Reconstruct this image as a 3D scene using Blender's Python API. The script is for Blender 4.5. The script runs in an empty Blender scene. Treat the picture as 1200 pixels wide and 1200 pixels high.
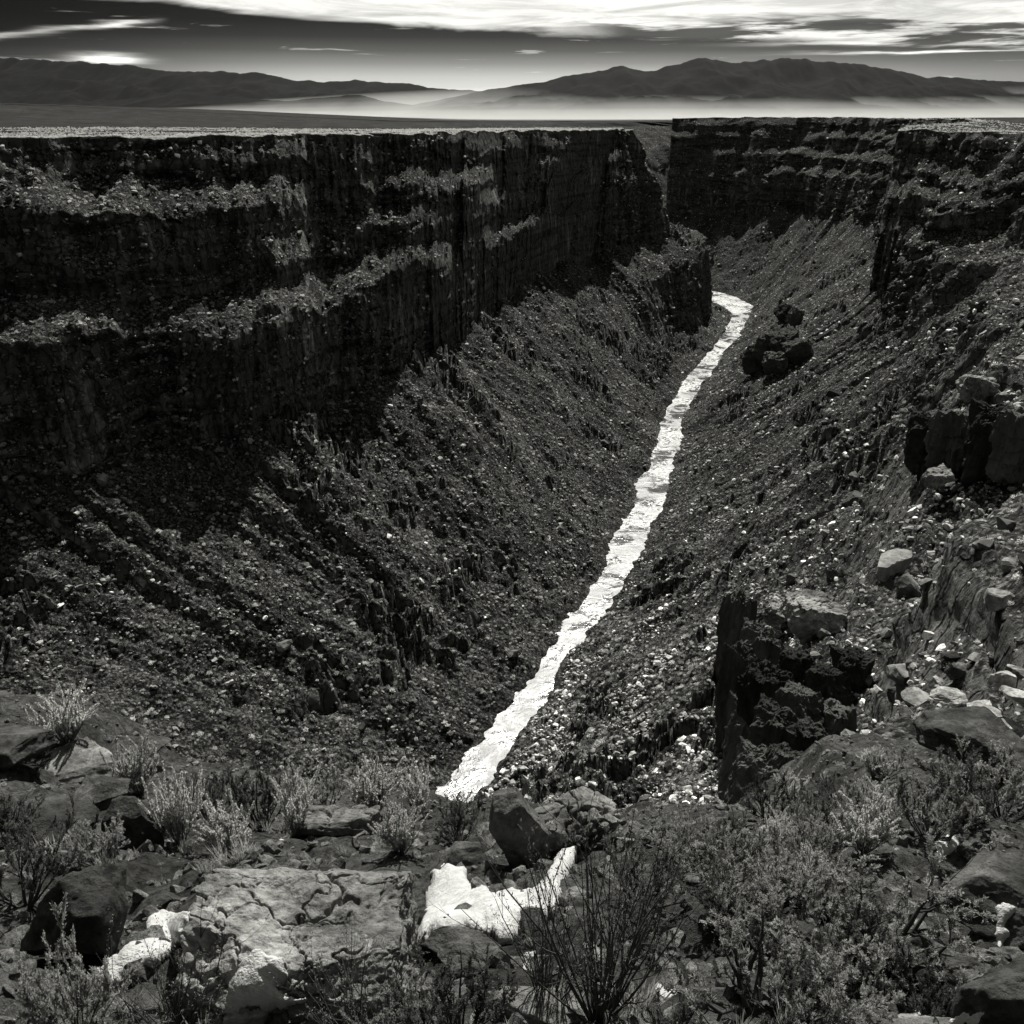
import bpy, bmesh, math, random
import numpy as np
from mathutils import Vector, Matrix, Euler
from mathutils.bvhtree import BVHTree

SC = bpy.context.scene
C = SC.collection
rng = np.random.default_rng(7)
random.seed(7)

# ------------------------------------------------------------------ camera
F = 1128.0                                  # focal length in photograph pixels (1200 px frame)
PITCH = math.atan((600 - 138) / F)
cam_d = bpy.data.cameras.new('camera'); cam = bpy.data.objects.new('camera', cam_d)
C.objects.link(cam); SC.camera = cam
cam.location = (0, 0, 0)
cam.rotation_euler = (math.pi / 2 - PITCH, 0, 0)
cam_d.angle = 2 * math.atan(600 / F)
cam_d.clip_start = 0.05; cam_d.clip_end = 80000

# ------------------------------------------------------------------ sun, sky, exposure
SUN_EL, SUN_AZ = math.radians(46), math.radians(8.0)     # azimuth measured from +Y towards +X
sun_d = bpy.data.lights.new('sun', 'SUN'); sun = bpy.data.objects.new('sun', sun_d)
C.objects.link(sun)
sun_d.energy = 5.0; sun_d.angle = math.radians(0.5); sun_d.color = (1.0, 0.985, 0.93)
sun.rotation_euler = (-(math.pi / 2 - SUN_EL), 0, -SUN_AZ)
SUNDIR = Vector((math.sin(SUN_AZ) * math.cos(SUN_EL), math.cos(SUN_AZ) * math.cos(SUN_EL), math.sin(SUN_EL)))

SC.view_settings.view_transform = 'Standard'
SC.view_settings.look = 'None'
SC.view_settings.exposure = 0.7
SC.view_settings.gamma = 1.0
SC.view_settings.use_curve_mapping = False
SC.cycles.max_bounces = 4
SC.cycles.diffuse_bounces = 1
SC.cycles.glossy_bounces = 1
SC.cycles.transmission_bounces = 2
SC.cycles.volume_bounces = 1
SC.cycles.sample_clamp_indirect = 4.0
SC.cycles.use_denoising = True
SC.cycles.use_adaptive_sampling = True
SC.cycles.adaptive_threshold = 0.025


class NT:
    """small helper for building node trees"""
    def __init__(self, tree):
        self.t = tree; self.n = tree.nodes; self.l = tree.links
    def new(self, kind, **kw):
        nd = self.n.new(kind)
        for k, v in kw.items(): setattr(nd, k, v)
        return nd
    def put(self, sock, v):
        if v is None: return
        if isinstance(v, bpy.types.NodeSocket): self.l.new(v, sock)
        else: sock.default_value = v
    def m(self, op, a, b=None, c=None, clamp=False):
        nd = self.new('ShaderNodeMath', operation=op, use_clamp=clamp)
        for i, v in enumerate((a, b, c)): self.put(nd.inputs[i], v)
        return nd.outputs[0]
    def vm(self, op, a, b=None):
        nd = self.new('ShaderNodeVectorMath', operation=op)
        self.put(nd.inputs[0], a); self.put(nd.inputs[1], b)
        return nd.outputs['Value'] if op in ('DOT_PRODUCT', 'LENGTH', 'DISTANCE') else nd.outputs[0]
    def mix(self, f, a, b):
        nd = self.new('ShaderNodeMix', data_type='FLOAT')
        self.put(nd.inputs[0], f); self.put(nd.inputs[2], a); self.put(nd.inputs[3], b)
        return nd.outputs[0]
    def ss(self, v, lo, hi, a=0.0, b=1.0):
        nd = self.new('ShaderNodeMapRange', interpolation_type='SMOOTHSTEP')
        self.put(nd.inputs[0], v)
        for i, x in enumerate((lo, hi, a, b)): self.put(nd.inputs[i + 1], x)
        return nd.outputs[0]
    def noise(self, vec, scale, detail=4, rough=0.55, dist=0.0):
        nd = self.new('ShaderNodeTexNoise')
        self.put(nd.inputs['Vector'], vec); nd.inputs['Scale'].default_value = scale
        nd.inputs['Detail'].default_value = detail; nd.inputs['Roughness'].default_value = rough
        nd.inputs['Distortion'].default_value = dist
        return nd.outputs[0]
    def voro(self, vec, scale, feature='F1', rnd=1.0):
        nd = self.new('ShaderNodeTexVoronoi', feature=feature)
        self.put(nd.inputs['Vector'], vec); nd.inputs['Scale'].default_value = scale
        nd.inputs['Randomness'].default_value = rnd
        return nd
    def scale(self, vec, x, y, z):
        nd = self.new('ShaderNodeMapping'); self.put(nd.inputs['Vector'], vec)
        nd.inputs['Scale'].default_value = (x, y, z)
        return nd.outputs[0]
    def ramp(self, v, pts):
        nd = self.new('ShaderNodeValToRGB'); self.put(nd.inputs[0], v)
        cr = nd.color_ramp
        while len(cr.elements) < len(pts): cr.elements.new(0.5)
        for e, (p, g) in zip(cr.elements, pts):
            e.position = p; e.color = (g, g, g, 1)
        return nd.outputs[0]
    def xyz(self, x, y, z):
        nd = self.new('ShaderNodeCombineXYZ')
        for i, v in enumerate((x, y, z)): self.put(nd.inputs[i], v)
        return nd.outputs[0]


def build_world():
    w = bpy.data.worlds.new('World'); SC.world = w; w.use_nodes = True
    w.node_tree.nodes.clear()
    n = NT(w.node_tree)
    out = n.new('ShaderNodeOutputWorld'); bg = n.new('ShaderNodeBackground')
    n.l.new(bg.outputs[0], out.inputs[0])
    sky = n.new('ShaderNodeTexSky', sky_type='NISHITA', sun_disc=False)
    sky.sun_elevation = SUN_EL; sky.sun_rotation = SUN_AZ; sky.air_density = 1.0
    sky.dust_density = 0.6; sky.altitude = 2000
    sep = n.new('ShaderNodeSeparateColor'); n.l.new(sky.outputs[0], sep.inputs[0])
    red = sep.outputs[0]                       # a red filter on black and white film
    clear = n.m('MULTIPLY', red, 0.13)
    tc = n.new('ShaderNodeTexCoord'); d = n.vm('NORMALIZE', tc.outputs['Generated'])
    s = n.new('ShaderNodeSeparateXYZ'); n.l.new(d, s.inputs[0])
    x, y, z = s.outputs
    el = n.m('MULTIPLY', n.m('ARCSINE', z), 57.2958)
    az = n.m('MULTIPLY', n.m('ARCTAN2', x, y), 57.2958)
    flat = n.xyz(n.m('MULTIPLY', x, 1.0), n.m('MULTIPLY', y, 1.0), n.m('MULTIPLY', z, 9.0))
    streak = n.noise(flat, 5.0, 6, 0.55, 0.6)
    streak2 = n.noise(n.scale(flat, 1.0, 1.0, 1.7), 12.0, 5, 0.6, 0.4)
    cov = n.noise(n.scale(d, 2.2, 2.2, 3.0), 1.6, 5, 0.6, 0.3)
    # brightness of cloud lit from behind by the sun, falling off away from it
    ang = n.m('MULTIPLY', n.m('ARCCOSINE', n.vm('DOT_PRODUCT', d, tuple(SUNDIR))), 57.2958)
    g = n.m('EXPONENT', n.m('MULTIPLY', n.m('POWER', n.m('DIVIDE', ang, 47.0), 2.0), -1.0))
    lit = n.m('MULTIPLY_ADD', g, 1.3, 0.05)
    # low bank: dark along its upper edge, lightening into the mist over the horizon
    bank = n.ramp(n.m('DIVIDE', el, 6.0, clamp=True),
                  [(0.0, 0.6), (0.23, 0.55), (0.34, 0.42), (0.45, 0.20), (0.55, 0.08), (0.66, 0.028), (0.78, 0.012), (1.0, 0.008)])
    bank = n.m('MULTIPLY', bank, n.ss(g, 0.02, 0.55, 0.35, 1.0))
    bank = n.m('MULTIPLY', bank, n.m('MULTIPLY', n.ss(az, -30.0, -9.0, 0.12, 1.05), n.ss(az, 6.0, 26.0, 1.0, 0.5)))
    wisp = n.m('MULTIPLY', n.ss(streak2, 0.62, 0.72), n.ss(el, 1.2, 2.6))
    bank = n.m('ADD', bank, n.m('MULTIPLY', wisp, 0.2))
    # a bright lens of cloud and a long contrail in the dark bank
    def blob(a0, e0, aw, ew, amp):
        q = n.m('ADD', n.m('POWER', n.m('DIVIDE', n.m('SUBTRACT', az, a0), aw), 2.0),
                n.m('POWER', n.m('DIVIDE', n.m('ADD', n.m('SUBTRACT', el, e0), n.m('MULTIPLY', n.m('SUBTRACT', streak2, 0.5), 0.5)), ew), 2.0))
        return n.m('MULTIPLY', n.m('EXPONENT', n.m('MULTIPLY', q, -1.0)), amp)
    bank = n.m('ADD', bank, blob(-20.8, 2.72, 1.35, 0.17, 1.1))
    bank = n.m('ADD', bank, blob(-24.3, 2.62, 1.0, 0.08, 0.6))
    bank = n.m('ADD', bank, blob(21.5, 3.05, 4.5, 0.06, 0.7))
    bank = n.m('ADD', bank, blob(20.0, 3.55, 5.0, 0.10, 0.8))
    tr = n.m('SUBTRACT', el, n.m('MULTIPLY_ADD', az, 0.125, 6.85))
    tr = n.m('ADD', tr, n.m('MULTIPLY', n.m('SUBTRACT', streak2, 0.5), 0.55))
    trm = n.m('MULTIPLY', n.m('EXPONENT', n.m('MULTIPLY', n.m('POWER', n.m('DIVIDE', tr, 0.11), 2.0), -1.0)),
              n.m('MULTIPLY', n.ss(az, -19.5, -17.5, 1.0, 0.0), n.ss(streak, 0.40, 0.55, 0.35, 1.0)))
    bank = n.m('ADD', bank, n.m('MULTIPLY', trm, 0.75))
    # the bright sheet above, ragged lower edge, thinned out of view overhead to lower the ambient light
    edge = n.m('MULTIPLY_ADD', n.m('MAXIMUM', n.m('MINIMUM', az, 40.0), -40.0), -0.048, 4.33)
    e2 = n.m('ADD', n.m('SUBTRACT', el, edge), n.m('MULTIPLY', n.m('SUBTRACT', streak, 0.5), 1.5))
    sheet = n.ss(e2, -0.12, 0.28)
    # dark streaky cloud in front of the bright sheet, to the right
    dk = n.m('MULTIPLY', n.ss(n.m('ADD', n.m('MULTIPLY', streak, 0.55), n.m('MULTIPLY', streak2, 0.45)), 0.47, 0.56),
             n.m('MULTIPLY', n.ss(az, 0.0, 7.0), n.ss(el, 5.4, 4.4)))
    brk = n.ss(cov, 0.36, 0.52, 1.0, 0.0)
    brk = n.m('MAXIMUM', brk, n.ss(el, 14.0, 8.0))
    cl = n.mix(n.m('MULTIPLY', dk, 0.93), n.m('MULTIPLY', lit, n.ss(n.noise(flat, 8.0, 6, 0.65, 0.8), 0.3, 0.62, 0.62, 1.1)), 0.02)
    hi = n.mix(brk, n.m('MULTIPLY', clear, 0.35), cl)
    lum = n.mix(sheet, bank, hi)
    lum = n.mix(n.ss(el, -1.0, 0.0), 0.05, lum)
    col = n.new('ShaderNodeCombineColor')
    n.put(col.inputs[0], lum); n.put(col.inputs[1], n.m('MULTIPLY', lum, 0.995)); n.put(col.inputs[2], n.m('MULTIPLY', lum, 0.94))
    n.l.new(col.outputs[0], bg.inputs[0])
    bg.inputs[1].default_value = 1.0
    w.cycles.sampling_method = 'MANUAL'; w.cycles.sample_map_resolution = 512
build_world()

# ------------------------------------------------------------------ pixel geometry, used for measuring only
CP, SP = math.cos(PITCH), math.sin(PITCH)
def ray(px, py):
    X = (np.asarray(px, float) - 600) / F; Y = (600 - np.asarray(py, float)) / F
    return np.stack([X, CP + SP * Y, -SP + CP * Y], -1)
def project(p):
    p = np.asarray(p, float)
    depth = p[..., 1] * CP - p[..., 2] * SP
    up = p[..., 1] * SP + p[..., 2] * CP
    return 600 + F * p[..., 0] / depth, 600 - F * up / depth, depth

# ------------------------------------------------------------------ numpy noise
_perm = np.random.default_rng(3).permutation(256).astype(np.int32)
_perm = np.concatenate([_perm, _perm])
_gr = np.random.default_rng(4).normal(size=(256, 3)); _gr /= np.linalg.norm(_gr, axis=1)[:, None]
_gr = _gr.astype(np.float32)
def perlin(p):
    p = np.asarray(p, np.float32)
    sh = p.shape[:-1]; p = p.reshape(-1, 3)
    i = np.floor(p).astype(np.int32); f = p - i; i &= 255
    u = f * f * f * (f * (f * 6 - 15) + 10)
    res = 0
    for dx in (0, 1):
        wx = u[:, 0] if dx else 1 - u[:, 0]
        a = _perm[(i[:, 0] + dx) & 255]
        for dy in (0, 1):
            wy = u[:, 1] if dy else 1 - u[:, 1]
            b = _perm[(a + i[:, 1] + dy) & 255]
            for dz in (0, 1):
                wz = u[:, 2] if dz else 1 - u[:, 2]
                h = _perm[(b + i[:, 2] + dz) & 255]
                g = _gr[h]
                dot = g[:, 0] * (f[:, 0] - dx) + g[:, 1] * (f[:, 1] - dy) + g[:, 2] * (f[:, 2] - dz)
                res = res + wx * wy * wz * dot
    return (res * 1.6).reshape(sh)
def fbm(p, oct=4, gain=0.5, lac=2.03):
    p = np.asarray(p, np.float32); a, s, r = 1.0, 1.0, 0
    for k in range(oct):
        r = r + a * perlin(p * s + 17.3 * k); a *= gain; s *= lac
    return r
def ridged(p, oct=4, gain=0.5):
    p = np.asarray(p, np.float32); a, s, r = 1.0, 1.0, 0
    for k in range(oct):
        r = r + a * (1 - 2 * np.abs(perlin(p * s + 9.1 * k))); a *= gain; s *= 2.1
    return r
def sstep(x, a, b):
    t = np.clip((np.asarray(x, float) - a) / (b - a), 0, 1); return t * t * (3 - 2 * t)
def cell_edge(p, seed=0):
    """distance to the nearest cell border of a 3d cellular pattern"""
    p = np.asarray(p, np.float32); i = np.floor(p).astype(np.int64)
    f1 = np.full(len(p), 9.0, np.float32); f2 = f1.copy()
    for dx in (-1, 0, 1):
        for dy in (-1, 0, 1):
            for dz in (-1, 0, 1):
                c = i + (dx, dy, dz)
                h = (c[:, 0] * 73856093 ^ c[:, 1] * 19349663 ^ c[:, 2] * 83492791) + seed * 7919
                q = np.stack([((h * k) % 1013) / 1013.0 for k in (1, 31, 517)], -1) + c
                dd = np.linalg.norm(q - p, axis=1).astype(np.float32)
                f2 = np.minimum(f2, np.maximum(f1, dd)); f1 = np.minimum(f1, dd)
    return f2 - f1

# ------------------------------------------------------------------ mesh and object helpers
def mesh(name, verts, faces, mat=None, smooth=True):
    """faces: (n,4) or (n,3) int array, or a list of arrays"""
    me = bpy.data.meshes.new(name)
    verts = np.asarray(verts, np.float32)
    fl = faces if isinstance(faces, list) else [faces]
    fl = [np.asarray(f, np.int32) for f in fl if len(f)]
    loops = np.concatenate([f.ravel() for f in fl])
    sizes = np.concatenate([np.full(len(f), f.shape[1], np.int32) for f in fl])
    me.vertices.add(len(verts)); me.vertices.foreach_set('co', verts.ravel())
    me.loops.add(len(loops)); me.loops.foreach_set('vertex_index', loops)
    me.polygons.add(len(sizes))
    me.polygons.foreach_set('loop_start', np.concatenate([[0], np.cumsum(sizes)[:-1]]).astype(np.int32))
    me.polygons.foreach_set('loop_total', sizes)
    me.polygons.foreach_set('use_smooth', np.full(len(sizes), smooth, bool))
    me.update(calc_edges=True); me.validate()
    if mat: me.materials.append(mat)
    return me
def obj(name, me, parent=None, label=None, cat=None, group=None, kind=None, loc=None):
    o = bpy.data.objects.new(name, me); C.objects.link(o)
    if parent: o.parent = parent
    if label: o['label'] = label
    if cat: o['category'] = cat
    if group: o['group'] = group
    if kind: o['kind'] = kind
    if loc is not None: o.location = loc
    return o
def grid_faces(nu, nv, flip=False):
    a = (np.arange(nu - 1)[:, None] * nv + np.arange(nv - 1)[None]).ravel()
    q = np.stack([a, a + nv, a + nv + 1, a + 1], -1)
    return q[:, ::-1] if flip else q

# ------------------------------------------------------------------ materials
def new_mat(name):
    m = bpy.data.materials.new(name); m.use_nodes = True
    m.node_tree.nodes.clear()
    n = NT(m.node_tree)
    out = n.new('ShaderNodeOutputMaterial'); b = n.new('ShaderNodeBsdfPrincipled')
    n.l.new(b.outputs[0], out.inputs[0])
    b.inputs['Specular IOR Level'].default_value = 0.03
    return m, n, b, out
def grey(n, v, warm=0.97):
    c = n.new('ShaderNodeCombineColor')
    n.put(c.inputs[0], v); n.put(c.inputs[1], v); n.put(c.inputs[2], n.m('MULTIPLY', v, warm))
    return c.outputs[0]
def bump(n, h, strength, dist, prev=None):
    nd = n.new('ShaderNodeBump'); n.put(nd.inputs['Height'], h)
    nd.inputs['Strength'].default_value = strength; nd.inputs['Distance'].default_value = dist
    if prev is not None: n.l.new(prev, nd.inputs['Normal'])
    return nd.outputs[0]

def mat_gorge():
    m, n, b, _ = new_mat('gorge_rock')
    geo = n.new('ShaderNodeNewGeometry'); P = geo.outputs['Position']
    sx = n.new('ShaderNodeSeparateXYZ'); n.l.new(geo.outputs['Normal'], sx.inputs[0])
    nz = n.m('ADD', sx.outputs[2], n.m('MULTIPLY', n.m('SUBTRACT', n.noise(P, 0.25, 4, 0.6), 0.5), 0.35))
    flat = n.ss(nz, 0.48, 0.66)
    # cliff: dark basalt with skylight painted in as pale vertical streaks, and faint level courses
    st = n.noise(n.scale(P, 0.22, 0.22, 0.04), 1.0, 6, 0.6, 0.3)
    lay = n.noise(n.scale(P, 0.01, 0.01, 0.35), 1.0, 3, 0.6)
    big = n.noise(P, 0.018, 4, 0.55)
    v = n.m('MULTIPLY', n.ss(st, 0.46, 0.74), n.ss(big, 0.44, 0.60, 0.15, 1.0))
    cliff = n.m('MULTIPLY_ADD', v, 0.22, 0.075)
    cliff = n.m('MULTIPLY', cliff, n.ss(lay, 0.32, 0.6, 0.6, 1.15))
    jn = n.voro(n.vm('ADD', n.scale(P, 0.20, 0.20, 0.10), n.vm('SCALE', n.xyz(n.noise(P, 0.2, 3), n.noise(P, 0.23, 3), n.noise(P, 0.17, 3)))), 1.0, 'DISTANCE_TO_EDGE').outputs['Distance']
    crack = n.ss(jn, 0.0, 0.09)
    cliff = n.m('MULTIPLY', cliff, n.m('MULTIPLY_ADD', crack, 0.65, 0.4))
    # scree: grit, dry grass and stones
    sc1 = n.noise(P, 0.9, 6, 0.72); sc2 = n.voro(P, 0.85).outputs['Distance']
    pat = n.noise(P, 0.045, 4, 0.6)
    scree = n.mix(n.ss(sc1, 0.45, 0.68), 0.018, 0.19)
    scree = n.m('MULTIPLY', scree, n.ss(sc2, 0.15, 0.7, 1.25, 0.55))
    scree = n.m('MULTIPLY', scree, n.ss(pat, 0.36, 0.62, 0.45, 1.15))
    col = n.mix(flat, cliff, scree)
    n.l.new(grey(n, col), b.inputs['Base Color'])
    b.inputs['Roughness'].default_value = 0.95
    h = n.m('ADD', n.noise(P, 0.35, 6, 0.7), n.m('MULTIPLY', n.noise(n.scale(P, 0.5, 0.5, 0.16), 1.0, 5, 0.65), 0.6))
    h = n.m('ADD', h, n.m('MULTIPLY', crack, n.mix(flat, 0.45, 0.0)))
    n.l.new(bump(n, h, 0.8, 1.6), b.inputs['Normal'])
    return m
def mat_plain():
    m, n, b, _ = new_mat('mesa_scrub')
    P = n.new('ShaderNodeNewGeometry').outputs['Position']
    a = n.noise(n.scale(P, 1, 1, 0), 0.03, 5, 0.65); c = n.noise(n.scale(P, 1, 1, 0), 0.004, 5, 0.6)
    sp = n.noise(n.scale(P, 1, 1, 0), 0.35, 4, 0.75)
    v = n.mix(n.ss(a, 0.4, 0.65), 0.01, 0.03)
    v = n.m('ADD', v, n.m('MULTIPLY', n.m('MULTIPLY', n.ss(sp, 0.55, 0.7), n.ss(c, 0.50, 0.62)), 0.16))
    n.l.new(grey(n, v), b.inputs['Base Color']); b.inputs['Roughness'].default_value = 1.0
    return m
def mat_mountain():
    m, n, b, _ = new_mat('mountain_forest')
    P = n.new('ShaderNodeNewGeometry').outputs['Position']
    a = n.noise(P, 0.003, 6, 0.65)
    v = n.mix(n.ss(a, 0.45, 0.7), 0.002, 0.006)  # near-black forest: shade is put into the base colour
    v = n.m('ADD', v, n.m('MULTIPLY', n.ss(n.noise(n.scale(P, 1, 1, 3), 0.0016, 6, 0.7, 0.8), 0.62, 0.72), 0.005))
    n.l.new(grey(n, v), b.inputs['Base Color']); b.inputs['Roughness'].default_value = 1.0
    return m
def mat_water():
    m, n, b, _ = new_mat('river_water')
    P = n.new('ShaderNodeNewGeometry').outputs['Position']
    foam = n.m('MULTIPLY', n.ss(n.noise(P, 0.5, 6, 0.7, 0.5), 0.47, 0.60), n.ss(n.noise(P, 0.03, 3), 0.44, 0.58))
    n.l.new(grey(n, n.mix(foam, 0.03, 0.6)), b.inputs['Base Color'])
    n.put(b.inputs['Roughness'], n.mix(foam, n.mix(n.ss(n.noise(P, 0.07, 5, .65, .8), 0.40, 0.58), 0.15, 0.46), 0.8))
    b.inputs['IOR'].default_value = 1.33; b.inputs['Specular IOR Level'].default_value = 1.0
    h = n.m('ADD', n.noise(P, 0.11, 4, 0.62, 0.9), n.m('MULTIPLY', n.noise(P, 0.8, 5, 0.7, 0.6), 0.22))
    n.l.new(bump(n, h, 0.5, 0.8), b.inputs['Normal'])
    return m
def mat_stone(name, lo, hi, scale, bumpd, lichen=0.0, spread=False):
    """boulder: pitted, patchy basalt; scale in pattern repeats per metre"""
    m, n, b, _ = new_mat(name)
    tc = n.new('ShaderNodeTexCoord'); P = tc.outputs['Object']
    oi = n.new('ShaderNodeObjectInfo')
    P = n.vm('ADD', P, n.xyz(n.m('MULTIPLY', oi.outputs['Random'], 50.0), n.m('MULTIPLY', oi.outputs['Random'], 23.0), 0.0))
    a = n.noise(P, scale, 7, 0.68); c = n.noise(P, scale * 7, 5, 0.7); g = n.noise(P, scale * 0.35, 3, 0.6)
    v = n.mix(n.ss(a, 0.34, 0.68), lo, hi)
    v = n.m('MULTIPLY', v, n.ss(c, 0.3, 0.65, 0.55, 1.2))
    v = n.m('MULTIPLY', v, n.ss(g, 0.3, 0.7, 0.7, 1.2))
    v = n.m('MULTIPLY', v, n.m('MULTIPLY_ADD', n.m('POWER', oi.outputs['Random'], 3.0), 2.1, 0.5) if spread else n.m('MULTIPLY_ADD', oi.outputs['Random'], 0.5, 0.72))
    if lichen:
        lm = n.ss(n.noise(P, scale * 2.2, 6, 0.7, 0.4), 0.60, 0.66)
        v = n.mix(n.m('MULTIPLY', lm, lichen), v, hi * 1.7)
    n.l.new(grey(n, v), b.inputs['Base Color']); b.inputs['Roughness'].default_value = 0.9
    nb = bump(n, n.noise(P, scale * 2.5, 8, 0.72), 0.8, bumpd)
    pit = n.voro(n.vm('ADD', P, n.vm('SCALE', P)), scale * 9).outputs['Distance']
    nb = bump(n, n.m('MINIMUM', pit, 0.35), 0.5, bumpd * 0.35, nb)
    n.l.new(nb, b.inputs['Normal'])
    return m
def mat_snow():
    m, n, b, _ = new_mat('snow')
    P = n.new('ShaderNodeTexCoord').outputs['Object']
    v = n.mix(n.ss(n.noise(P, 9, 6, 0.7), 0.35, 0.6), 0.34, 0.46)
    v = n.mix(n.ss(n.noise(P, 40, 4, 0.7), 0.66, 0.72), v, 0.2)
    v = n.mix(n.ss(n.noise(P, 6, 7, 0.75, .5), 0.62, 0.72), v, 0.28)
    n.l.new(grey(n, v, 0.985), b.inputs['Base Color']); b.inputs['Roughness'].default_value = 0.75
    h = n.m('ADD', n.noise(P, 14, 6, 0.65), n.m('MULTIPLY', n.noise(P, 90, 3, 0.6), 0.25))
    n.l.new(bump(n, h, 0.8, 0.04), b.inputs['Normal'])
    return m
def mat_leaf(name, lo, hi, trans=0.35, spread=False):
    m, n, b, out = new_mat(name)
    P = n.new('ShaderNodeTexCoord').outputs['Object']
    oi = n.new('ShaderNodeObjectInfo')
    v = n.mix(n.ss(n.noise(P, 9, 3, 0.6), 0.35, 0.65), lo, hi)
    v = n.m('MULTIPLY', v, n.m('MULTIPLY_ADD', n.m('POWER', oi.outputs['Random'], 2.5), 1.5, 0.38) if spread else n.m('MULTIPLY_ADD', oi.outputs['Random'], 0.5, 0.75))
    c = grey(n, v)
    n.l.new(c, b.inputs['Base Color']); b.inputs['Roughness'].default_value = 0.8
    t = n.new('ShaderNodeBsdfTranslucent'); n.l.new(c, t.inputs[0])
    mx = n.new('ShaderNodeMixShader'); mx.inputs[0].default_value = trans
    n.l.new(b.outputs[0], mx.inputs[1]); n.l.new(t.outputs[0], mx.inputs[2]); n.l.new(mx.outputs[0], out.inputs[0])
    return m
def mat_wood(name, v0, v1):
    m, n, b, _ = new_mat(name)
    P = n.new('ShaderNodeTexCoord').outputs['Object']
    n.l.new(grey(n, n.mix(n.noise(n.scale(P, 6, 6, 1), 8, 5, 0.7), v0, v1)), b.inputs['Base Color'])
    b.inputs['Roughness'].default_value = 0.9
    return m
def mat_soil():
    m, n, b, _ = new_mat('slope_soil')
    P = n.new('ShaderNodeNewGeometry').outputs['Position']
    a = n.noise(P, 1.1, 6, 0.65); c = n.noise(P, 14, 5, 0.75)
    v = n.mix(n.ss(a, 0.35, 0.65), 0.028, 0.075)
    v = n.m('MULTIPLY', v, n.ss(c, 0.32, 0.68, 0.35, 1.6))
    n.l.new(grey(n, v), b.inputs['Base Color']); b.inputs['Roughness'].default_value = 1.0
    nb = bump(n, n.noise(P, 9, 7, 0.75), 1.0, 0.08)
    n.l.new(nb, b.inputs['Normal'])
    return m
def mat_volume(name, density, aniso, v):
    m = bpy.data.materials.new(name); m.use_nodes = True; m.node_tree.nodes.clear()
    n = NT(m.node_tree)
    out = n.new('ShaderNodeOutputMaterial'); p = n.new('ShaderNodeVolumePrincipled')
    p.inputs['Color'].default_value = (v, v, v * 0.975, 1); p.inputs['Density'].default_value = density
    p.inputs['Anisotropy'].default_value = aniso
    n.l.new(p.outputs[0], out.inputs['Volume'])
    p.inputs['Density Attribute'].default_value = ''
    m.cycles.homogeneous_volume = True
    return m

M = dict(gorge=mat_gorge(), plain=mat_plain(), mountain=mat_mountain(), water=mat_water(), soil=mat_soil(), snow=mat_snow(),
         boulder=mat_stone('near_boulder_stone', 0.08, 0.25, 2.2, 0.05, 0.35),
         dark_boulder=mat_stone('dark_boulder_stone', 0.03, 0.10, 2.2, 0.06, 0.2),
         block=mat_stone('talus_boulder_stone', 0.06, 0.36, 0.35, 0.35, 0.3),
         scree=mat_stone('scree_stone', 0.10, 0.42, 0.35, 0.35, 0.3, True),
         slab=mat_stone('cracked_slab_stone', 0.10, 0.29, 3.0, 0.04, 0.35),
         pale_scree=mat_stone('pale_scree_stone', 0.24, 0.72, 0.35, 0.35, 0.3, True),  # brighter copy of the scree stone: the right slope's sunlight put into its colour
         pale_block=mat_stone('pale_boulder_stone', 0.10, 0.36, 0.8, 0.2, 0.3),
         near_pale=mat_stone('near_pale_stone', 0.20, 0.46, 2.4, 0.05, 0.3),
         outcrop=mat_stone('outcrop_stone', 0.035, 0.13, 0.12, 0.7, 0.3),
         sage=mat_leaf('sage_leaf', 0.20, 0.42, 0.42), sage_dark=mat_leaf('dark_sage_leaf', 0.07, 0.19, 0.3),
         plume=mat_leaf('rabbitbrush_plume', 0.5, 0.75, 0.45), far_leaf=mat_leaf('far_shrub_leaf', 0.32, 0.65, 0.4, True),
         rim_leaf=mat_leaf('rim_sage_leaf', 0.45, 0.75, 0.45), grass=mat_leaf('dry_grass_blade', 0.22, 0.4, 0.4),
         wood=mat_wood('shrub_wood', 0.025, 0.08), twig=mat_wood('bare_twig', 0.04, 0.10))

# ------------------------------------------------------------------ the gorge, measured from the photograph
# each row: river edge x y | foot of cliff x y z | rim x y z | shelf weight | ledge strength
LEFT = np.array([
 (-240,-260, -380,-240,-120, -520,-220,-8, 0, 1), (-180,-100, -320,-60,-120, -430,-20,-8, 0, 1),
 (-110,100, -250,150,-120, -330,200,-7, 0, 1), (-46,200, -212,225,-120, -255,300,-7, 0, 1),
 (-18,265, -172,300,-120, -192,385,-7, 0, 1), (4,313, -103,369,-118, -115,455,-7.5, 0, 1),
 (40,405, -44,490,-115, -48,568,-8, 0.05, 1), (83,560, -8,650,-112, 0,748,-9, 0.1, 1),
 (115,690, 40,790,-110, 73,880,-10, 0.15, .8), (159,820, 100,900,-109, 97,948,-10, 0.4, .6),
 (214,964, 150,990,-109, 110,984,-11, 0.9, .5), (240,1060, 163,1035,-110, 104,1012,-11, 1, .6),
 (225,1170, 140,1100,-110, 85,1080,-11, .8, .8), (160,1235, 90,1180,-110, 35,1160,-11, .3, 1),
 (115,1310, 45,1290,-110, -15,1280,-11, 0, 1), (110,1480, 25,1480,-110, -40,1480,-11, 0, 1),
 (165,1800, 85,1840,-110, -50,1950,-14, 0, 0), (330,2130, 290,2240,-110, 190,2400,-20, 0, 0),
 (700,2420, 680,2520,-110, 640,2600,-14, 0, 0), (1300,2560, 1290,2630,-110, 1280,2650,-11, 0, 1)], float)
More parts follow.
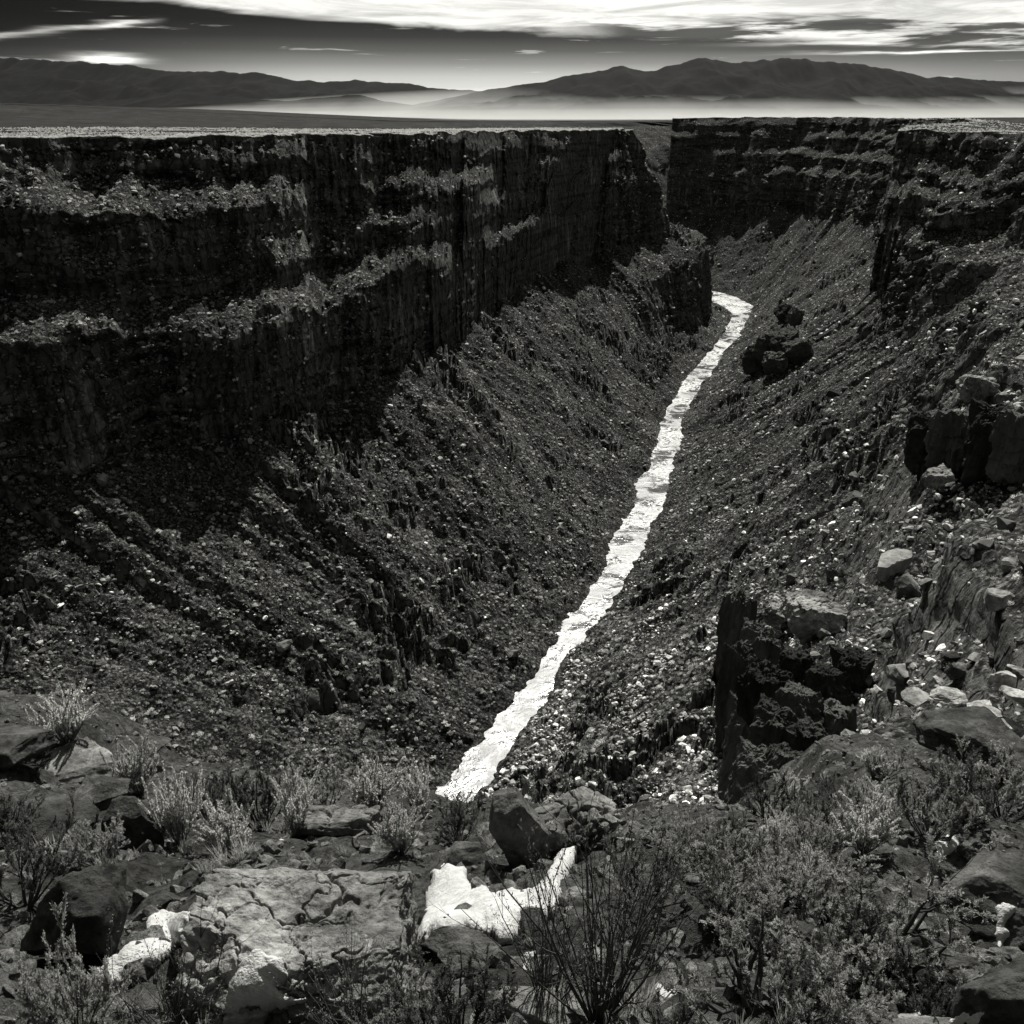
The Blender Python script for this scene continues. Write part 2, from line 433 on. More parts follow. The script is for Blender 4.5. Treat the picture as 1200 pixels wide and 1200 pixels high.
RIGHT = np.array([
 (-215,-260, -60,-240,-110, 20,-230,-6, 0, 0), (-155,-100, -45,-60,-105, 4,-30,-9, 0, 0),
 (-70,140, -5,66,-92, 3,13.5,-15, 0, 0), (-30,212, 30,112,-100, 22,20,-16, 0, 0.35),
 (-8,256, 50,170,-136, 66,50,-20, 0, 1), (22,330, 100,255,-112, 150,105,-12, 0, .3),
 (48,387, 142,332,-108, 245,215,-9, 0, .9), (85,500, 188,440,-104, 315,400,-8, 0, .9),
 (112,610, 228,580,-104, 285,612,-8, 0, .7), (125,670, 238,648,-105, 258,690,-7.5, 0, .6),
 (155,760, 275,735,-103, 298,762,-6, 0, .8), (190,860, 322,870,-100, 390,880,-4, 0, 1),
 (231,964, 352,1000,-100, 440,1000,-2, 0, 1), (275,1110, 378,1165,-106, 445,1190,-1, 0, .8),
 (266,1185, 352,1290,-108, 412,1350,0, 0, .7), (222,1258, 285,1370,-110, 322,1450,0, 0, .7),
 (168,1320, 216,1402,-112, 230,1486,-1, 0, .7), (150,1430, 240,1510,-110, 262,1545,-2, 0, 1),
 (210,1790, 290,1770,-110, 340,1750,-5, 0, 1), (380,2080, 440,2000,-110, 480,1960,-8, 0, 1),
 (740,2370, 780,2280,-110, 800,2240,-10, 0, 1), (1340,2520, 1370,2440,-110, 1380,2420,-10, 0, 1)], float)
WATER_Z = -200.0

def catmull(Pc, u):
    n = len(Pc); i = np.clip(np.floor(u).astype(int), 0, n - 2); t = (u - i)[:, None]
    p0 = Pc[np.clip(i - 1, 0, n - 1)]; p1 = Pc[i]; p2 = Pc[i + 1]; p3 = Pc[np.clip(i + 2, 0, n - 1)]
    r = 0.5 * (2 * p1 + (p2 - p0) * t + (2 * p0 - 5 * p1 + 4 * p2 - p3) * t**2 + (3 * p1 - p0 - 3 * p2 + p3) * t**3)
    lin = p1 + (p2 - p1) * t
    return 0.6 * r + 0.4 * lin
def hide_rate(p):
    """coarser spacing where the photograph cannot look"""
    px, py, dp = project(p)
    off = (dp < 5) | (px < -150) | (px > 1700)
    return off
def columns(ctrl, k, dmin):
    u = np.linspace(0, len(ctrl) - 1, 8000); c = catmull(ctrl, u)
    mid = c[:, 2:5]; seg = np.linalg.norm(np.diff(c[:, 2:4], axis=0), axis=1)
    seg = np.maximum(seg, np.linalg.norm(np.diff(c[:, 5:7], axis=0), axis=1) * .8)
    d = np.linalg.norm(mid, axis=1)
    step = np.maximum(d * k, dmin)
    step = np.where(hide_rate(mid), step * 5, step)
    step = np.where((d > 1500), step * 1.5, step)
    w = np.concatenate([[0], np.cumsum(seg / step[1:])])
    n = int(w[-1]); uu = np.interp(np.linspace(0, w[-1], n), w, u)
    return catmull(ctrl, uu), np.interp(uu, u, np.concatenate([[0], np.cumsum(seg)]))

def loft(ctrl, nt, nc, side, seed):
    col, arc = columns(ctrl, 0.0017, 0.45)
    nu = len(col)
    R, B, T = col[:, 0:2], col[:, 2:5].copy(), col[:, 5:8].copy()
    shelf, led = np.clip(col[:, 8], 0, 1), np.clip(col[:, 9], 0, 1)
    # ragged river bank, rim and cliff foot
    rb = np.stack([arc * 0.03, np.full(nu, seed * 5.3 + 40), np.zeros(nu)], -1)
    bn = (B[:, :2] - R); bn = bn / np.linalg.norm(bn, axis=1)[:, None]; R = R + bn * (fbm(rb, 4, .6) * 2.6 - 1.0)[:, None]
    o = B[:, :2] - T[:, :2]; ln = np.linalg.norm(o, axis=1)[:, None]; o = o / np.maximum(ln, 1e-3)
    k = np.exp(-((np.arange(-40, 41)) / 16.0) ** 2); k /= k.sum()
    o = np.stack([np.convolve(np.pad(o[:, j], 40, 'edge'), k, 'valid') for j in (0, 1)], -1)
    o /= np.linalg.norm(o, axis=1)[:, None]
    near = sstep(np.linalg.norm(T[:, :2], axis=1), 60, 220); nearb = sstep(np.linalg.norm(B[:, :2], axis=1), 60, 170)
    an = np.stack([arc * 0.02, np.full(nu, seed * 3.1), np.zeros(nu)], -1)
    T[:, :2] += o * (fbm(an * 1.0, 5, 0.6) * 9 * near)[:, None]
    T[:, 2] += fbm(an * 2.7 + 5, 4, 0.6) * 1.5 * near
    B[:, :2] += o * (fbm(an * 0.9 + 9, 5, 0.55) * 12 * near)[:, None]
    B[:, 2] += fbm(an * 0.8 + 3, 4) * 11 * near
    # talus rows, river to cliff foot
    t = np.linspace(-0.04, 1, nt)[None, :]                      # 0 river edge, 1 cliff foot
    W = lambda a: a[:, None]
    vt = np.sign(t) * np.abs(t) ** 1.12
    sh_v = 0.10 * t / 0.3 * (t < .3) + (t >= .3) * (0.10 + 0.80 * sstep(t, .30, .62) + 0.1 * np.clip((t - .62) / .38, 0, 1))
    vt = vt * (1 - W(shelf)) + sh_v * W(shelf)
    sh_h = 0.3 * sstep(t, 0, .3) + 0.18 * sstep(t, .3, .62) + 0.52 * np.clip((t - .62) / .38, 0, 1)
    ht = t * (1 - W(shelf)) + sh_h * W(shelf)
    tx = W(R[:, 0]) + (W(B[:, 0]) - W(R[:, 0])) * ht
    ty = W(R[:, 1]) + (W(B[:, 1]) - W(R[:, 1])) * ht
    tz = WATER_Z + (W(B[:, 2]) - WATER_Z) * vt
    # cliff rows, foot to rim, with ledges that wander and fade
    ci = np.array([0.42, 0.62, 0.80, 0.93]); wi = np.array([1.0, .8, .8, .4])
    cc = np.linspace(0, 1, 2000)
    dens = 1 + 0 * cc
    cw = np.cumsum(dens); cw = (cw - cw[0]) / (cw[-1] - cw[0])
    c = np.interp(np.linspace(0, 1, nc + 1)[1:], cw, cc)[None, :]
    hor = 0.9 * c * np.ones((nu, 1)); tot = 0.9 * np.ones((nu, 1))
    for q in range(4):
        a2 = np.stack([arc * 0.008, np.full(nu, q * 7.7 + seed), np.zeros(nu)], -1)
        sh = ci[q] + 0.055 * fbm(a2 * .5, 2, 0.5) + 0.02 * fbm(a2 * 9 + 3, 4, .65); ww = wi[q] * np.clip(0.5 + 1.4 * fbm(a2 * 1.6 + 31, 3, .5), 0.03, 2)
        hor = hor + W(ww) * sstep(c - W(sh), -0.05, 0.05); tot = tot + W(ww)
    hor = hor / tot
    hor = hor * W(led) + (c ** (1 + 0.7 * W(near))) * (1 - W(led))
    hor = hor / hor[:, -1:]
    kx = W(B[:, 0]) + (W(T[:, 0]) - W(B[:, 0])) * hor
    ky = W(B[:, 1]) + (W(T[:, 1]) - W(B[:, 1])) * hor
    kz = W(B[:, 2]) + (W(T[:, 2]) - W(B[:, 2])) * c
    X = np.concatenate([tx, kx], 1); Yy = np.concatenate([ty, ky], 1); Z = np.concatenate([tz, kz], 1)
    P = np.stack([X, Yy, Z], -1)
    # slope and displacement
    isc = np.concatenate([np.zeros(nt), np.ones(nc)])[None, :] * np.ones((nu, 1))
    edge = np.ones((nu, nt + nc)); edge[:, nt:] *= 1 - sstep(c, 0.955, 1.0)
    rowt = np.concatenate([np.broadcast_to(t, (1, nt)), np.ones((1, nc))], 1)
    edge[:, :nt] *= sstep(t, -0.02, 0.05)
    dz = np.gradient(P, axis=1); stp = np.abs(dz[..., 2]) / (np.linalg.norm(dz[..., :2], axis=-1) + 1e-4)
    steep = sstep(stp, 0.9, 2.2)
    AP = np.stack([np.broadcast_to(W(arc), X.shape), np.zeros_like(X) + seed * 11.0, Z], -1)
    # cliffs: buttresses, columns, blocks (pushed outwards)
    scl = np.maximum(W(0.35 + 0.65 * near), 0.3 + 0.7 * W(nearb) * sstep(np.hypot(P[..., 0], P[..., 1]), 60, 160))
    dsp = fbm(AP * (0.016, 1, 0.02), 4) * 4.5 + fbm(AP * (0.11, 1, 0.05) + 40, 4, .6) * 2.6
    zl = Z + fbm(AP * (0.012, 1, 0.0) + 21, 3) * 9
    lay = fbm(np.stack([AP[..., 0] * 0.012, AP[..., 1], zl * 0.16], -1) + 60, 3, .6)
    dsp += np.clip(lay * 5, -1, 1) * 2.6 * sstep(fbm(AP * (0.03, 1, 0.02) + 77, 2), -0.35, 0.3)
    dsp += np.floor(fbm(AP * (0.16, 1, 0.12) + 80, 2) * 3) / 3 * 2.2 + fbm(P * 0.3, 3, .65) * 1.3
    amt = dsp * steep * edge * scl
    P[..., 0] += W(o[:, 0]) * amt; P[..., 1] += W(o[:, 1]) * amt
    # scree: gullies running down, hummocks, buried bands of rock
    gul = ridged(P * (0.02, 0.02, 0.006) + 7, 3) * 0.5 + fbm(P * (0.03, 0.03, 0.0), 4) * 2.3
    small = fbm(P * (0.16, 0.16, 0.16) + 3, 3, .6) * 1.3 + fbm(P * (0.6, 0.6, 0.6) + 13, 2, .6) * 0.5
    P[..., 2] += (gul + small) * (1 - steep) * edge * scl
    band = sstep(fbm(np.stack([P[..., 0] * 0.018, P[..., 1] * 0.018, P[..., 2] * 0.03 + seed], -1), 4, .6), 0.2, 0.5)
    band = band * (1 - isc) * sstep(rowt, 0.06, 0.2) * scl
    per = 11.0; zz = (P[..., 2] + fbm(P * 0.035, 4, .6) * 16) / per; fr = zz - np.floor(zz)
    P[..., 2] += band * (sstep(fr, 0.50, 0.62) - fr) * per * 0.9
    P[..., 2] = np.where(rowt < 0, WATER_Z - 1.5, P[..., 2])
    return P, T, arc

PL, TL, arcL = loft(LEFT, 130, 150, -1, 1)
PR, TR, arcR = loft(RIGHT, 125, 140, 1, 2)
def grid_obj(name, P, mat, flip, **kw):
    nu, nv = P.shape[:2]
    return obj(name, mesh(name, P.reshape(-1, 3), grid_faces(nu, nv, flip), mat), **kw)
grid_obj('gorge_slope_left', PL, M['gorge'], True, kind='structure')
grid_obj('gorge_slope_right', PR, M['gorge'], False, kind='structure')

# river surface between the two edges
def river():
    n = 500
    uL = np.linspace(0, len(LEFT) - 1, 4000); uR = np.linspace(0, len(RIGHT) - 1, 4000)
    a = catmull(LEFT, uL)[:, :2]; b = catmull(RIGHT, uR)[:, :2]
    def even(p):
        s = np.concatenate([[0], np.cumsum(np.linalg.norm(np.diff(p, axis=0), axis=1))]); s /= s[-1]
        q = np.linspace(0, 1, n); return np.stack([np.interp(q, s, p[:, j]) for j in (0, 1)], -1)
    a = even(a)
    # nearest point of the right bank for each point of the left one
    j = np.array([np.argmin(((b - p) ** 2).sum(1)) for p in a]); b = b[np.maximum.accumulate(j)]
    f = np.linspace(-0.25, 1.25, 14)[None, :, None]
    P = a[:, None] * (1 - f) + b[:, None] * f
    P = np.concatenate([P, np.full(P.shape[:2] + (1,), WATER_Z + 0.3)], -1)
    grid_obj('river', P, M['water'], True, kind='structure')
river()

# ------------------------------------------------------------------ the mesa around it
def plain_z(x, y):
    r = -10 + 48 * sstep(-x, 60, 1500) * sstep(y, 700, 3000) * (1 - 0.6 * sstep(y, 3200, 9000))
    r = r + 12 * sstep(x, 500, 1400) * sstep(y, 500, 1500) * (1 - sstep(y, 2500, 6000))
    p = np.stack([x * 0.002, y * 0.002, np.zeros_like(x)], -1)
    return r + fbm(p, 3) * 3.0 * sstep(np.hypot(x, y), 500, 1500)
def mesa(name, T, side):
    d = np.linalg.norm(T, axis=1)
    keep = np.concatenate([[True], np.diff(np.floor(np.arange(len(T)) / 2)) > 0]); Tk = T[keep]
    off = np.concatenate([[0], 0.8 * 1.17 ** np.arange(0, 64)]); off = off[off < 15000]
    x = Tk[:, 0:1] + side * off[None]; y = Tk[:, 1:2] + 0 * off[None]
    w = sstep(off, 0, 90)[None]
    z = Tk[:, 2:3] * (1 - w) + plain_z(x, y) * w
    z += fbm(np.stack([x * .05, y * .05, 0 * x], -1), 3) * 0.8 * sstep(off, 2, 20)[None]
    grid_obj(name, np.stack([x, y, z], -1), M['plain'], side > 0, kind='structure')
    return
mesa('mesa_left', TL, -1)
mesa('mesa_right', TR, 1)
gx = np.linspace(-16000, 16000, 160); gy = np.concatenate([np.linspace(2640, 4000, 36), np.linspace(4100, 19000, 60)])
X, Y = np.meshgrid(gx, gy, indexing='ij')
grid_obj('plain', np.stack([X, Y, plain_z(X, Y) - 1.2], -1), M['plain'], False, kind='structure')

def range_obj(name, crest, D, depth, seed, hx=1.0):
    """mountain range: crest = (px, py) of its skyline, standing D metres off"""
    cp = np.array(crest, float)
    r = ray(cp[:, 0], cp[:, 1]); ax = r[:, 0] / r[:, 1]; h = r[:, 2] / r[:, 1] * D + 10
    n, m = 520, 90
    a = np.linspace(ax[0], ax[-1], n); H = np.interp(a, ax, h)
    k = np.exp(-(np.arange(-8, 9) / 3.0) ** 2); k /= k.sum(); H = np.convolve(np.pad(H, 8, 'edge'), k, 'valid')
    H = H * (1 + 0.035 * fbm(np.stack([a * 60, a * 0 + seed, a * 0], -1), 4, .55))
    v = np.linspace(-1, 0.8, m)
    Y = D + v[None] * depth * np.ones((n, 1)); X = a[:, None] * D + 0 * Y
    prof = np.where(v < 0, (1 + v) ** 1.7, (1 - v) ** 1.2)[None]
    q = np.stack([X * 0.0011, Y * 0.0006, 0 * X + seed], -1)
    rid = ridged(q, 5, .5)
    Z = H[:, None] * prof * (1 + 0.42 * (rid - 1.0) * np.clip(1 - prof, 0, 1) * 1.2) - 30
    grid_obj(name, np.stack([X, Y, Z], -1), M['mountain'], False, kind='structure')
range_obj('mountain_range_left', [(-400, 100), (-250, 88), (-120, 76), (-40, 66), (0, 65), (40, 67), (75, 70), (100, 71), (150, 74), (175, 79), (200, 81), (240, 82),
          (290, 82), (315, 85), (345, 92), (380, 94), (420, 91), (450, 96), (470, 94), (500, 100), (550, 104), (620, 108), (720, 118), (800, 126)], 16500, 5200, 2)
range_obj('mountain_range_right', [(430, 137), (480, 121), (520, 114), (560, 105), (585, 100), (610, 97), (640, 93), (662, 86), (690, 83), (705, 80), (722, 74), (731, 73), (742, 78),
          (757, 82), (775, 77), (800, 70), (815, 65), (826, 64), (838, 68), (862, 71), (890, 68), (925, 65), (955, 69), (990, 71), (1030, 76),
          (1060, 82), (1090, 89), (1110, 87), (1150, 91), (1200, 93), (1300, 92), (1420, 98), (1600, 112), (1750, 130)], 13000, 4300, 5)
range_obj('foothills', [(-200, 124), (0, 121), (110, 118), (160, 113), (212, 106), (245, 110), (280, 112), (330, 116), (390, 111), (420, 108), (450, 116), (520, 126), (560, 137)], 12500, 2600, 8)

# ------------------------------------------------------------------ air: haze box and the bank of mist under the mountains
def box(name, x0, x1, y0, y1, z0, z1, mat):
    v = [(x, y, z) for x in (x0, x1) for y in (y0, y1) for z in (z0, z1)]
    f = [(0, 1, 3, 2), (4, 6, 7, 5), (0, 4, 5, 1), (2, 3, 7, 6), (0, 2, 6, 4), (1, 5, 7, 3)]
    return mesh(name, v, np.array(f), mat, False)
obj('haze', box('haze', -19000, 19000, -1500, 24500, -240, 1500, mat_volume('haze_air', 0.6e-6, 0.4, 0.95)), kind='stuff',
    label='thin pale haze filling the gorge and the plain', cat='haze')
prof = [(3800, -16), (6500, 30), (8500, 75), (10200, 150), (11500, 240), (12300, 330), (12900, 400), (14000, 330), (15800, -200), (3800, -200)]
xs = np.linspace(-15500, 15500, 40); n = len(prof)
V = np.array([[(x, p[0], p[1] * (0.9 + 0.10 * math.sin(x / 2900.0) + .05 * math.sin(x / 1100.)) * (0.36 + 0.64 * float(sstep(x, -5500, -500))) if p[1] > 0 else p[1]) for p in prof] for x in xs]).reshape(-1, 3)
fq = [(i * n + j, i * n + (j + 1) % n, (i + 1) * n + (j + 1) % n, (i + 1) * n + j) for i in range(len(xs) - 1) for j in range(n)]
me = mesh('mist_bank', V, [np.array(fq), np.array([list(range(n))[::-1]]), np.array([[(len(xs) - 1) * n + j for j in range(n)]])], mat_volume('mist_air', 1.7e-4, 0.6, 0.98), False)
bm = bmesh.new(); bm.from_mesh(me); bmesh.ops.recalc_face_normals(bm, faces=bm.faces); bm.to_mesh(me); bm.free()
obj('mist_bank', me, kind='stuff', label='bright bank of mist lying under the mountains', cat='mist')
#__PART2__
# ------------------------------------------------------------------ rocks
def rock_geo(n, seed, cuts=7, block=0.45, amp=0.10, ns=1.6, flat_top=None, depth=(0.5, 0.85), lay=0.0):
    r = np.random.default_rng(seed)
    a = np.tan(np.linspace(-1, 1, n + 1) * math.pi / 4)
    U, V = np.meshgrid(a, a, indexing='ij'); U = U.ravel(); V = V.ravel(); O = np.ones_like(U)
    sides = [np.stack(q, -1) for q in ((O, U, V), (-O, V, U), (V, O, U), (U, -O, V), (U, V, O), (V, U, -O))]
    P = np.concatenate(sides); fs = np.concatenate([grid_faces(n + 1, n + 1) + k * (n + 1) ** 2 for k in range(6)])
    key = np.round(P * 1e5).astype(np.int64)
    _, idx, inv = np.unique(key, axis=0, return_index=True, return_inverse=True)
    P = P[idx]; fs = inv.ravel()[fs]
    S = P / np.linalg.norm(P, axis=1)[:, None]
    P = S * (1 - block) * 1.15 + P * block
    dirs = S.copy()
    for k in range(cuts):
        d = r.normal(size=3); d /= np.linalg.norm(d)
        m = np.maximum(P @ d - r.uniform(*depth), 0); P = P - m[:, None] * d
    if flat_top:
        d = np.array(flat_top[:3], float); d /= np.linalg.norm(d)
        m = np.maximum(P @ d - flat_top[3], 0); P = P - m[:, None] * d
    P = P + dirs * (fbm(P * ns + seed * 3.7, 5, 0.52) * amp)[:, None]
    if lay: P[:, :2] *= (1 + lay * np.sign(perlin(np.stack([0 * P[:, 2], P[:, 2] * 4.0, 0 * P[:, 2] + seed], -1))))[:, None]
    return P, fs
def rotz(P, a):
    c, s_ = math.cos(a), math.sin(a); Q = P.copy()
    Q[:, 0] = c * P[:, 0] - s_ * P[:, 1]; Q[:, 1] = s_ * P[:, 0] + c * P[:, 1]; return Q

# low stones for the scree and medium ones for single boulders
protos_rock = []
for k in range(9):
    P, f = rock_geo(2, 50 + k, 5, 0.5, 0.12, 1.3); P *= np.array([1, 0.8, 0.62]) * 0.5
    protos_rock.append(mesh('scree_stone', P, f, M['scree'], False))
blocks = []
for k in range(12):
    P, f = rock_geo(7, 90 + k, 9, 0.62, 0.07, 1.8, depth=(0.5, 0.95)); P *= np.array([1, 0.85, 0.75]) * 0.5
    blocks.append((mesh('boulder', P, f, M['block'], False), mesh('boulder', P, f, M['pale_block'], False), mesh('boulder', P, f, M['outcrop'], False)))

def leaf_tris(pos, dirs, ln, wd, r):
    n = len(pos); dirs = dirs / (np.linalg.norm(dirs, axis=1)[:, None] + 1e-6)
    sd = np.cross(dirs, r.normal(size=(n, 3))); sd /= np.linalg.norm(sd, axis=1)[:, None] + 1e-6
    L = (ln * r.uniform(.6, 1.3, n))[:, None]; Wd = (wd * r.uniform(.7, 1.3, n))[:, None]
    V = np.stack([pos, pos + dirs * L * .55 + sd * Wd * .5, pos + dirs * L, pos + dirs * L * .55 - sd * Wd * .5], 1).reshape(-1, 3)
    return V, (np.arange(n)[:, None] * 4 + np.arange(4)[None])
protos_shrub = []
for k in range(7):
    r = np.random.default_rng(200 + k); n = 84
    d = r.normal(size=(n, 3)); d[:, 2] = np.abs(d[:, 2]) * 0.9 + .1; d /= np.linalg.norm(d, axis=1)[:, None]
    pos = d * r.uniform(.12, .42, n)[:, None]
    V, f = leaf_tris(pos, d + r.normal(size=(n, 3)) * .8, 0.17, 0.115, r)
    protos_shrub.append(mesh('scrub_clump', V, f, M['far_leaf'], False))

# ------------------------------------------------------------------ scatter as one uncountable mass
def proto_collection(name, meshes):
    col = bpy.data.collections.new(name)
    for i, me in enumerate(meshes):
        o = bpy.data.objects.new('%s_%02d' % (name, i), me); col.objects.link(o)
    return col
COL_ROCK = proto_collection('scree_stone_kinds', protos_rock)
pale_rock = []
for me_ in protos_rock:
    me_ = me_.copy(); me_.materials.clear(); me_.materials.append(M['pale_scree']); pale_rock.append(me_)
COL_LIT = proto_collection('pale_scree_kinds', pale_rock)
COL_SHRUB = proto_collection('scrub_kinds', protos_shrub)
def scatter(name, label, cat, pts, rot, scl, idx, col):
    me = bpy.data.meshes.new(name); pts = np.asarray(pts, np.float32); n = len(pts)
    me.vertices.add(n); me.vertices.foreach_set('co', pts.ravel())
    a = me.attributes.new('rot', 'FLOAT_VECTOR', 'POINT'); a.data.foreach_set('vector', np.asarray(rot, np.float32).ravel())
    a = me.attributes.new('scl', 'FLOAT_VECTOR', 'POINT'); a.data.foreach_set('vector', np.asarray(scl, np.float32).ravel())
    a = me.attributes.new('idx', 'INT', 'POINT'); a.data.foreach_set('value', np.asarray(idx, np.int32))
    o = obj(name, me, label=label, cat=cat, kind='stuff')
    ng = bpy.data.node_groups.new(name, 'GeometryNodeTree')
    ng.interface.new_socket('Geometry', in_out='INPUT', socket_type='NodeSocketGeometry')
    ng.interface.new_socket('Geometry', in_out='OUTPUT', socket_type='NodeSocketGeometry')
    N = ng.nodes; L = ng.links
    gi = N.new('NodeGroupInput'); go = N.new('NodeGroupOutput')
    ci = N.new('GeometryNodeCollectionInfo'); ci.inputs[0].default_value = col
    ci.inputs['Separate Children'].default_value = True; ci.inputs['Reset Children'].default_value = True
    ip = N.new('GeometryNodeInstanceOnPoints'); ip.inputs['Pick Instance'].default_value = True
    def attr(nm, ty):
        nd = N.new('GeometryNodeInputNamedAttribute'); nd.data_type = ty; nd.inputs[0].default_value = nm
        return nd.outputs[0]
    e = N.new('FunctionNodeEulerToRotation'); L.new(attr('rot', 'FLOAT_VECTOR'), e.inputs[0])
    L.new(gi.outputs[0], ip.inputs['Points']); L.new(ci.outputs[0], ip.inputs['Instance'])
    L.new(attr('idx', 'INT'), ip.inputs['Instance Index']); L.new(e.outputs[0], ip.inputs['Rotation'])
    L.new(attr('scl', 'FLOAT_VECTOR'), ip.inputs['Scale']); L.new(ip.outputs[0], go.inputs[0])
    md = o.modifiers.new('scatter', 'NODES'); md.node_group = ng
    return o

def surf(P):
    """cells of a loft: centre, edge vectors, unit up-normal z, area, pixel position"""
    A = P[1:, :-1] - P[:-1, :-1]; B = P[:-1, 1:] - P[:-1, :-1]
    nn = np.cross(A, B); ar = np.linalg.norm(nn, axis=-1)
    nz = np.abs(nn[..., 2]) / (ar + 1e-9)
    px, py, dp = project(P[:-1, :-1])
    return dict(p=P[:-1, :-1].reshape(-1, 3), A=A.reshape(-1, 3), B=B.reshape(-1, 3), nz=nz.ravel(), ar=ar.ravel(),
                px=px.ravel(), py=py.ravel(), d=dp.ravel())
SL, SR = surf(PL), surf(PR)
def pick(S, n, w):
    w = np.where((S['d'] > 8) & (S['px'] > -80) & (S['px'] < 1280) & (S['p'][:, 2] > WATER_Z + 1.5), w, 0)
    cw = np.cumsum(w); i = np.searchsorted(cw, rng.random(n) * cw[-1])
    i = np.clip(i, 0, len(w) - 1)
    return i, S['p'][i] + S['A'][i] * rng.random((n, 1)) + S['B'][i] * rng.random((n, 1))
inb = lambda x0, y0, x1, y1: (lambda S: ((S['px'] > x0) & (S['px'] < x1) & (S['py'] > y0) & (S['py'] < y1)) * 1.0)
def patchy(p, sc_, lo, hi):
    return sstep(fbm(p * sc_, 3, .6), lo, hi)
for nm, S, nr, nsb in (('left', SL, 70000, 42000), ('right', SR, 62000, 34000)):
    cl = 0.08 + patchy(S['p'], 0.03, -0.35, 0.35)
    near_pale = 1 + 1.6 * inb(560, 720, 880, 1000)(S) if nm == 'right' else 1.0
    base = S['ar'] / np.maximum(S['d'], 60) ** 0.9 * sstep(S['nz'], 0.34, 0.54)
    i, p = pick(S, nr, base * cl * near_pale)
    sz = np.clip(np.exp(rng.normal(-0.7, 0.75, nr)), 0.2, 2.6) * (0.6 + 0.4 * sstep(S['d'][i], 60, 250))
    rot = np.stack([rng.normal(0, .35, nr), rng.normal(0, .35, nr), rng.uniform(0, 6.28, nr)], -1)
    p[:, 2] += sz * 0.12
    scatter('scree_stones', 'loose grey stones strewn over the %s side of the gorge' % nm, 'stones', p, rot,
            sz[:, None] * rng.uniform(.7, 1.3, (nr, 3)), rng.integers(0, 9, nr), COL_ROCK if nm == 'left' else COL_LIT)
    i, p = pick(S, nsb, base * (1.15 - cl) * near_pale)
    sz = np.clip(np.exp(rng.normal(-0.05, 0.5, nsb)), .4, 2.4) * (0.5 + 0.5 * sstep(S['d'][i], 60, 250))
    rot = np.stack([rng.normal(0, .1, nsb), rng.normal(0, .1, nsb), rng.uniform(0, 6.28, nsb)], -1)
    scatter('scrub', 'low pale scrub dotting the %s side of the gorge' % nm, 'scrub', p, rot,
            sz[:, None] * rng.uniform(.8, 1.2, (nsb, 3)), rng.integers(0, 7, nsb), COL_SHRUB)

# sagebrush on the mesa tops, thick along the rims
rim_protos = []
for k in range(5):
    me = protos_shrub[k].copy(); me.materials.clear(); me.materials.append(M['rim_leaf']); rim_protos.append(me)
COL_RIM = proto_collection('rim_sage_kinds', rim_protos)
def rim_scrub(T, side, n, far, label, ymin, ymax):
    k = (T[:, 1] > ymin) & (T[:, 1] < ymax); Tk = T[k]
    i = rng.integers(0, len(Tk) - 1, n); t = 0.6 + far * rng.random(n) ** 2.0
    fr = rng.random((n, 1)); p = Tk[i] * (1 - fr) + Tk[i + 1] * fr
    p[:, 0] += side * t; w = sstep(t, 0, 90); p[:, 2] = p[:, 2] * (1 - w) + plain_z(p[:, 0], p[:, 1]) * w
    p[:, 2] += fbm(np.stack([p[:, 0] * .05, p[:, 1] * .05, 0 * t], -1), 3) * 0.8 * sstep(t, 2, 20) + 0.1
    keep = fbm(p * (0.012, 0.012, 0) + 3, 3) > -0.35 - 0.3 * (t < 60); p = p[keep]; n = len(p)
    sz = rng.uniform(0.7, 1.7, n)
    rot = np.stack([0 * sz, 0 * sz, rng.uniform(0, 6.28, n)], -1)
    scatter('mesa_sagebrush', label, 'sagebrush', p, rot, sz[:, None] * rng.uniform(.8, 1.2, (n, 3)), rng.integers(0, 5, n), COL_RIM)
rim_scrub(TL, -1, 46000, 800, 'pale sunlit sagebrush thick along the left rim', 250, 1030)
rim_scrub(TR, 1, 6000, 200, 'pale sagebrush along the right rim', 560, 1420)

# ------------------------------------------------------------------ single boulders in the gorge
def terr(px, py, S=None, win=6):
    best = None
    for Q in ((SL, SR) if S is None else (S,)):
        k = (np.abs(Q['px'] - px) < win) & (np.abs(Q['py'] - py) < win) & (Q['d'] > 10)
        if k.any():
            j = np.flatnonzero(k); j = j[np.argmin(Q['d'][j])]
            if best is None or Q['d'][j] < best[1]: best = (Q['p'][j], Q['d'][j])
    return best
def boulders(S, n, box, lo, hi, noun, where, group, pale=0.25, dark=0.0):
    w = S['ar'] / np.maximum(S['d'], 50) ** 1.3 * inb(*box)(S) * sstep(S['nz'], 0.4, 0.6)
    i, p = pick(S, n, w)
    for k in range(n):
        d = S['d'][i[k]]; sz = min(lo * math.exp(rng.exponential(0.42)), hi, d * 0.034)
        u = rng.random(); kind = 1 if u < pale else (2 if u > 1 - dark else 0)
        qx = (S['px'][i[k]] - box[0]) / (box[2] - box[0]); qy = (S['py'][i[k]] - box[1]) / (box[3] - box[1])
        lab = '%s %s %s %s, %s' % ('big' if sz / d > 0.014 else 'small' if sz / d < 0.007 else 'middling', ('grey', 'pale', 'blackish')[kind], noun, where,
              ('high', 'midway', 'low')[min(int(qy * 3), 2)] + (' on its left', ' in its middle', ' on its right')[min(int(qx * 3), 2)])
        o = obj('boulder', blocks[rng.integers(0, 12)][kind], label=lab, cat='boulder', group=group, loc=p[k] + (0, 0, sz * 0.12))
        o.rotation_euler = (rng.normal(0, .25), rng.normal(0, .25), rng.uniform(0, 6.28))
        o.scale = sz * rng.uniform(.75, 1.25, 3)
boulders(SR, 95, (880, 560, 1230, 930), 2.2, 8, 'block', 'in the jumble right of the rock buttress', 'blocks in the right hand jumble', .3, .35)
boulders(SR, 45, (960, 380, 1230, 570), 2.6, 8, 'block', 'on ledges below the right promontory', 'blocks below the right promontory', .3, .35)
